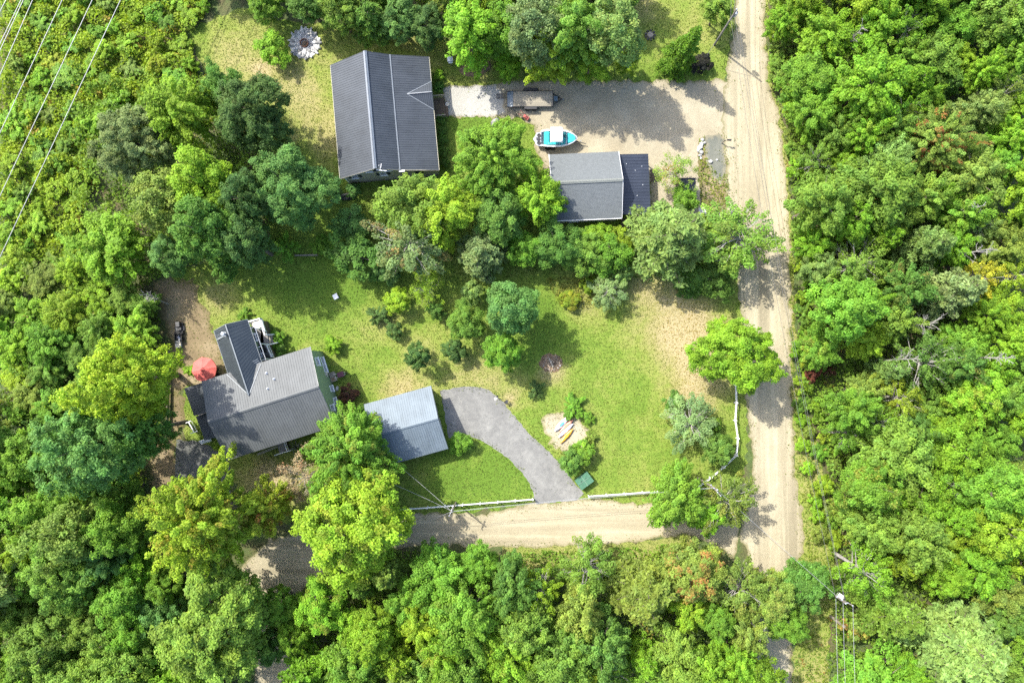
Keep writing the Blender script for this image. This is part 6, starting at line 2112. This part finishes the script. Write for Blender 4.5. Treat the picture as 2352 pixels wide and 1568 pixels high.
# ------------------------------------------------------------------ yard things round the charcoal-roofed house
Z4 = lambda x, y: ((1330 + x / 3.735) * .7656, (160 + y / 3.735) * .7656)
q = at(*Z4(88, 128), .3)
t = thing('bird_feeder', 'grey bird feeder house on a post near the brown brush mound', 'bird feeder', (q.x, q.y, 0), .1)
MB().box((0, 0, .75), (.09, .09, 1.5)).build('post', M_TIMBER, t)
MB().box((0, 0, 1.72), (.46, .40, .40)).build('box', M_LAV, t)
MB().slab([(-.36, -.30, 1.92), (0, -.30, 2.12), (0, .30, 2.12), (-.36, .30, 1.92)], .03).slab([(0, -.30, 2.12), (.36, -.30, 1.92), (.36, .30, 1.92), (0, .30, 2.12)], .03).build('roof', M_WHITE, t)
MB().box((0, -.28, 1.52), (.55, .2, .03)).build('tray', M_WHITE, t)
q = at(*Z4(583, 775), .7)
t = thing('covered_grill', 'grill under a faded grey cloth cover on the small lawn', 'grill', (q.x, q.y, 0), .6)
gv, gf = [], []
for k, (z, w, d) in enumerate(((0.05, .62, .42), (.5, .60, .40), (.95, .58, .38), (1.2, .46, .33), (1.36, .28, .22), (1.42, .08, .06))):
    for i in range(14):
        a = 2 * math.pi * i / 14
        e = .55
        gv.append((math.copysign(abs(math.cos(a)) ** e, math.cos(a)) * w * (1 + .05 * math.sin(3 * i + k)), math.copysign(abs(math.sin(a)) ** e, math.sin(a)) * d * (1 + .05 * math.cos(2 * i + k)), z))
for k in range(5):
    for i in range(14):
        gf.append((k * 14 + i, k * 14 + (i + 1) % 14, (k + 1) * 14 + (i + 1) % 14, (k + 1) * 14 + i))
gf.append(tuple(range(70, 84)))
mesh_object('cover', gv, gf, M_CANVAS, t)
for a, b in ((-1, -1), (1, -1), (1, 1), (-1, 1)):
    MB().box((a * .45, b * .3, .06), (.06, .06, .12)).build('foot', M_BLACK, t)
q = at(*Z4(45, 577), .15)
t = thing('flower_pot', 'white round pot on the crushed stone by the porch deck', 'pot', (q.x, q.y, 0))
MB().lathe([(.16, .016), (.23, .34), (.25, .36), (.22, .37), (.20, .30)], 16).build('pot', M_WHITE, t)
MB().lathe([(.20, .30), (.1, .33)], 12).build('soil', M_CREAM, t)
T7 = lambda x, y: ((1440 + x / 7.84) * .7656, (230 + y / 7.84) * .7656)
q = at(*T7(1065, 955), .3)
t = thing('garden_tiller', 'small red walk-behind tiller at the edge of the gravel', 'tiller', (q.x, q.y, 0), -.5)
MB().box((0, 0, .45), (.5, .38, .3)).lathe([(.16, .6), (.18, .66), (.10, .74)], 12).build('engine', M_REDPAINT, t)
MB().box((.32, 0, .33), (.4, .55, .22), taper=.8).build('tine_cover', M_REDPAINT, t)
for s in (-1, 1):
    MB().lathe([(.06, -.05), (.19, -.05), (.19, .05), (.06, .05)], 14, (-.18, s * .3, .19), 'Y').build('wheel', M_RUBBER, t)
    MB().path([(-.1, s * .12, .5), (-.55, s * .2, .85), (-.95, s * .28, .98)], .02, 6).build('handle', M_REDPAINT, t)
for k in range(5):
    a = k * 1.256
    MB().bar((.35, 0, .16), (.35 + .16 * math.cos(a), (k - 2) * .1, .16 + .15 * math.sin(a)), .05, .03).build('tine', M_RUST, t)

# brown brush mound
q = at(1092, 156)
t = thing('brush_mound', 'low mound of brown brush and cuttings under the bright maple', 'brush pile', (q.x, q.y, 0))
rg = random.Random(31)
nr_, na = 7, 22
mv, mf = [(0, 0, .75)], []
for i in range(1, nr_ + 1):
    for j in range(na):
        a = 2 * math.pi * j / na
        r = i / nr_
        R_ = (2.1 + .35 * math.sin(2 * a) + rg.uniform(-.12, .12)) * r
        mv.append((R_ * math.cos(a), R_ * .55 * math.sin(a), max(0.0, .72 * (1 - r ** 1.6) + rg.uniform(-.1, .12) * (1 - r))))
mf += [(0, 1 + j, 1 + (j + 1) % na) for j in range(na)]
for i in range(nr_ - 1):
    for j in range(na):
        a, b = 1 + i * na + j, 1 + i * na + (j + 1) % na
        mf.append((a, a + na, b + na, b))
mesh_object('mound', mv, mf, M_MULCH, t)
tw = MB()
for k in range(170):
    a, r = rg.uniform(0, 6.28), math.sqrt(rg.random())
    x, y = 2.1 * r * math.cos(a), 1.15 * r * math.sin(a)
    z = .74 * (1 - r ** 1.6) + .02
    b = rg.uniform(0, 6.28)
    l_ = rg.uniform(.25, .8)
    tw.tube((x, y, z), (x + l_ * math.cos(b), y + l_ * math.sin(b), max(.02, z + rg.uniform(-.08, .18))), .014, .008, 4)
tag(tw.build('twigs', M_MULCH, t), kind='stuff')

# rock garden at the corner of the charcoal-roofed house
rg = random.Random(14)
q = at(783, 455)
t = thing('stone_edging', 'dark stone edging and grey timber of the shaded flower bed', 'garden edging', (q.x, q.y, 0))
for k in range(13):
    a = at(764 + k * 4.2, 462 - 3 * math.sin(k * .5) - k * .9)
    MB().rock((a.x - q.x, a.y - q.y, .15), (.26, .20, .2), rg, rg.uniform(0, 3)).build('stone', M_DARKROCK, t)
a, b = at(762, 453) - q, at(806, 446) - q
MB().bar(a + Z * .2, b + Z * .2, .25, .2).build('timber', M_TIMBER, t)
for (u, v, r, lab) in ((775, 442, .8, 'dark low shrub in the shaded flower bed, west of the leafy one'), (812, 437, 1.0, 'leafy bluish shrub in the shaded flower bed')):
    q = at(u, v, .6)
    plant('shrub', 's', q.x, q.y, r, 1.3, 'dark green' if u < 800 else 'bluish green', 'shrub', 'shrub', lab)
for k, (u, v) in enumerate(((1008, 175), (1008, 200), (1014, 275), (1016, 300), (1018, 325), (1020, 350), (1022, 375))):
    q = at(u, v, .4)
    plant('shrub', 's', q.x, q.y, .75, .95, 'deep green' if k else 'bright green', 'shrub', 'shrub', f'foundation shrub along the east wall of the charcoal-roofed house, {ORD[k]} from the north')

# white boulders of the road island
rg = random.Random(15)
for k, (u, v, s) in enumerate(((1613, 322, .30), (1618, 329, .26), (1611, 332, .34), (1607, 340, .42), (1610, 350, .34), (1604, 347, .30), (1607, 358, .30), (1609, 364, .22), (1632, 372, .30), (1646, 368, .18))):
    q = at(u, v)
    tag(MB().rock((q.x, q.y, s * .5), (s, s * .8, s * .75), rg, rg.uniform(0, 3)).build('boulder', M_BOULDER), f'pale boulder edging the gravel island by the road, {ORD[k]} from the north', 'boulder', 'boulders round the gravel island')
q = at(1657.5, 329)
t = thing('mailbox', 'dark mailbox on a leaning post at the road edge of the gravel island', 'mailbox', (q.x, q.y, 0), -.05)
MB().bar((0, 0, 0), (.10, .05, 1.2), .10, .10).build('post', M_TIMBER, t)
MB().bar((0, .05, 1.05), (.75, .05, 1.1), .09, .09).build('arm', M_TIMBER, t)
mb_ = MB().box((.62, .05, 1.22), (.5, .2, .14)).lathe([(.1, -.25), (.1, .25)], 14, (.62, .05, 1.29), 'X').build('box', M_BLACK, t)
MB().box((.55, -.07, 1.36), (.03, .02, .16)).build('flag', M_REDPAINT, mb_)
# lamp post by the driveway
q = at(1147, 914)
t = thing('shepherd_hook', 'thin black hook post with a lantern beside the asphalt curve', 'lantern post', (q.x, q.y, 0), 2.2)
MB().path([(0, 0, 0), (0, 0, 1.9), (.08, 0, 2.1), (.25, 0, 2.18), (.4, 0, 2.05)], .028, 6).build('post', M_BLACK, t)
ln = MB().box((.4, 0, 1.82), (.16, .16, .24)).build('lantern', M_BLACK, t)
MB().lathe([(.14, 1.94), (.02, 2.04)], 8, (.4, 0, 0)).build('cap', M_BLACK, ln)
q = at(1163, 922)
t = thing('plant_stand', 'low black metal plant stand on the lawn by the asphalt curve', 'plant stand', (q.x, q.y, 0), .8)
for a in (-.2, .2):
    MB().bar((a, -.15, 0), (a, -.15, .8), .03, .03).bar((a, .15, 0), (a, .15, .8), .03, .03).build('leg', M_BLACK, t)
MB().box((0, 0, .8), (.5, .36, .03)).build('shelf', M_BLACK, t)
q = at((1440 + 280 / 5.975) * .7656, (1130 + 395 / 5.975) * .7656, .026)
tag(MB().lathe([(.22, .026), (.22, .05), (.16, .055)], 20, (q.x, q.y, 0)).build('drain_cover', M_BOULDER), 'pale round cover set in the asphalt curve', 'drain cover')
q = at(771, 681, .3)
t = thing('well_cap', 'white square utility cap standing on the shaded lawn', 'utility cap', (q.x, q.y, 0), .5)
MB().box((0, 0, .2), (.55, .6, .4)).build('body', M_LAV, t)
MB().box((0, 0, .42), (.64, .68, .05)).build('lid', M_WHITE, t, bevel=.015)
for (u, v), sx, sy, lab, nm in (((1503, 402), 1.0, 1.6, 'brown wooden pallet leaning by the lean-to', 'pallet'), ((1441, 513), 1.6, 1.3, 'brown wooden platform behind the shingled garage', 'platform')):
    q = at(u, v, .2)
    t = thing('wooden_' + nm, lab, nm, (q.x, q.y, 0), .05)
    for k in range(7):
        MB().box((0, -sy / 2 + sy * (k + .5) / 7, .16), (sx, sy / 7 - .03, .03)).build('slat', M_BROWNWOOD, t)
    for k in (-1, 0, 1):
        MB().box((k * sx * .42, 0, .07), (.09, sy, .13)).build('bearer', M_BROWNWOOD, t)
q = at(1613, 487)
t = thing('concrete_slab', 'pale concrete slab beside the dark shed', 'slab', (q.x, q.y, 0))
MB().box((0, 0, .07), (1.0, 1.1, .12)).build('slab', M_BOULDER, t)
q = at(1493, 82)
t = thing('stump_ring', 'grey stump with a ring of stones beside the northern tree row', 'stump', (q.x, q.y, 0))
MB().lathe([(.5, 0), (.42, .25), (.38, .35), (.1, .33)], 14).build('stump', M_TIMBER, t)
for k in range(9):
    MB().rock((.62 * math.cos(k * .7), .62 * math.sin(k * .7), .1), (.2, .15, .13), rg, k).build('stone', M_DARKROCK, t)

# ------------------------------------------------------------------ burnt brush pile
q = at(1267, 833)
t = thing('burn_pile', 'half burnt pile of sticks and boards on a scorched patch of lawn', 'burn pile', (q.x, q.y, 0))
rg = random.Random(21)
av, af = [(0, 0, .22)], []
for i in range(1, 4):
    for j in range(18):
        a = 2 * math.pi * j / 18
        r = i / 3 * (1.55 + rg.uniform(-.2, .2))
        av.append((r * math.cos(a), r * .8 * math.sin(a), max(.012, .22 * (1 - (i / 3) ** 1.5) + rg.uniform(0, .04) * (i < 3))))
af += [(0, 1 + j, 1 + (j + 1) % 18) for j in range(18)]
for i in range(2):
    for j in range(18):
        a, b = 1 + i * 18 + j, 1 + i * 18 + (j + 1) % 18
        af.append((a, a + 18, b + 18, b))
mesh_object('ash', av, af, M_ASH, t)
for k in range(64):
    a, r = rg.uniform(0, 6.28), 1.25 * math.sqrt(rg.random())
    x, y = r * math.cos(a), .8 * r * math.sin(a)
    b = rg.uniform(0, 6.28)
    l_ = rg.uniform(.3, 1.0)
    z = .12 + .35 * (1 - r / 1.3) * rg.random()
    MB().tube((x - l_ / 2 * math.cos(b), y - l_ / 2 * math.sin(b), z), (x + l_ / 2 * math.cos(b), y + l_ / 2 * math.sin(b), z + rg.uniform(-.05, .2)), rg.uniform(.02, .05), .02, 5).build('stick', M_CHAR, t)
MB().bar((-.35, .55, .48), (.15, -.55, .42), .2, .05).build('board', M_DECKWOOD, t)
MB().bar((-.3, .35, .52), (.35, .1, .46), .08, .06).build('board', M_DECKWOOD, t)
for k in range(10):
    a = rg.uniform(3.6, 6.2)
    MB().rock((1.2 * math.cos(a), .9 * math.sin(a), .08), (.13, .1, .1), rg, a).build('stone', M_STONE, t)
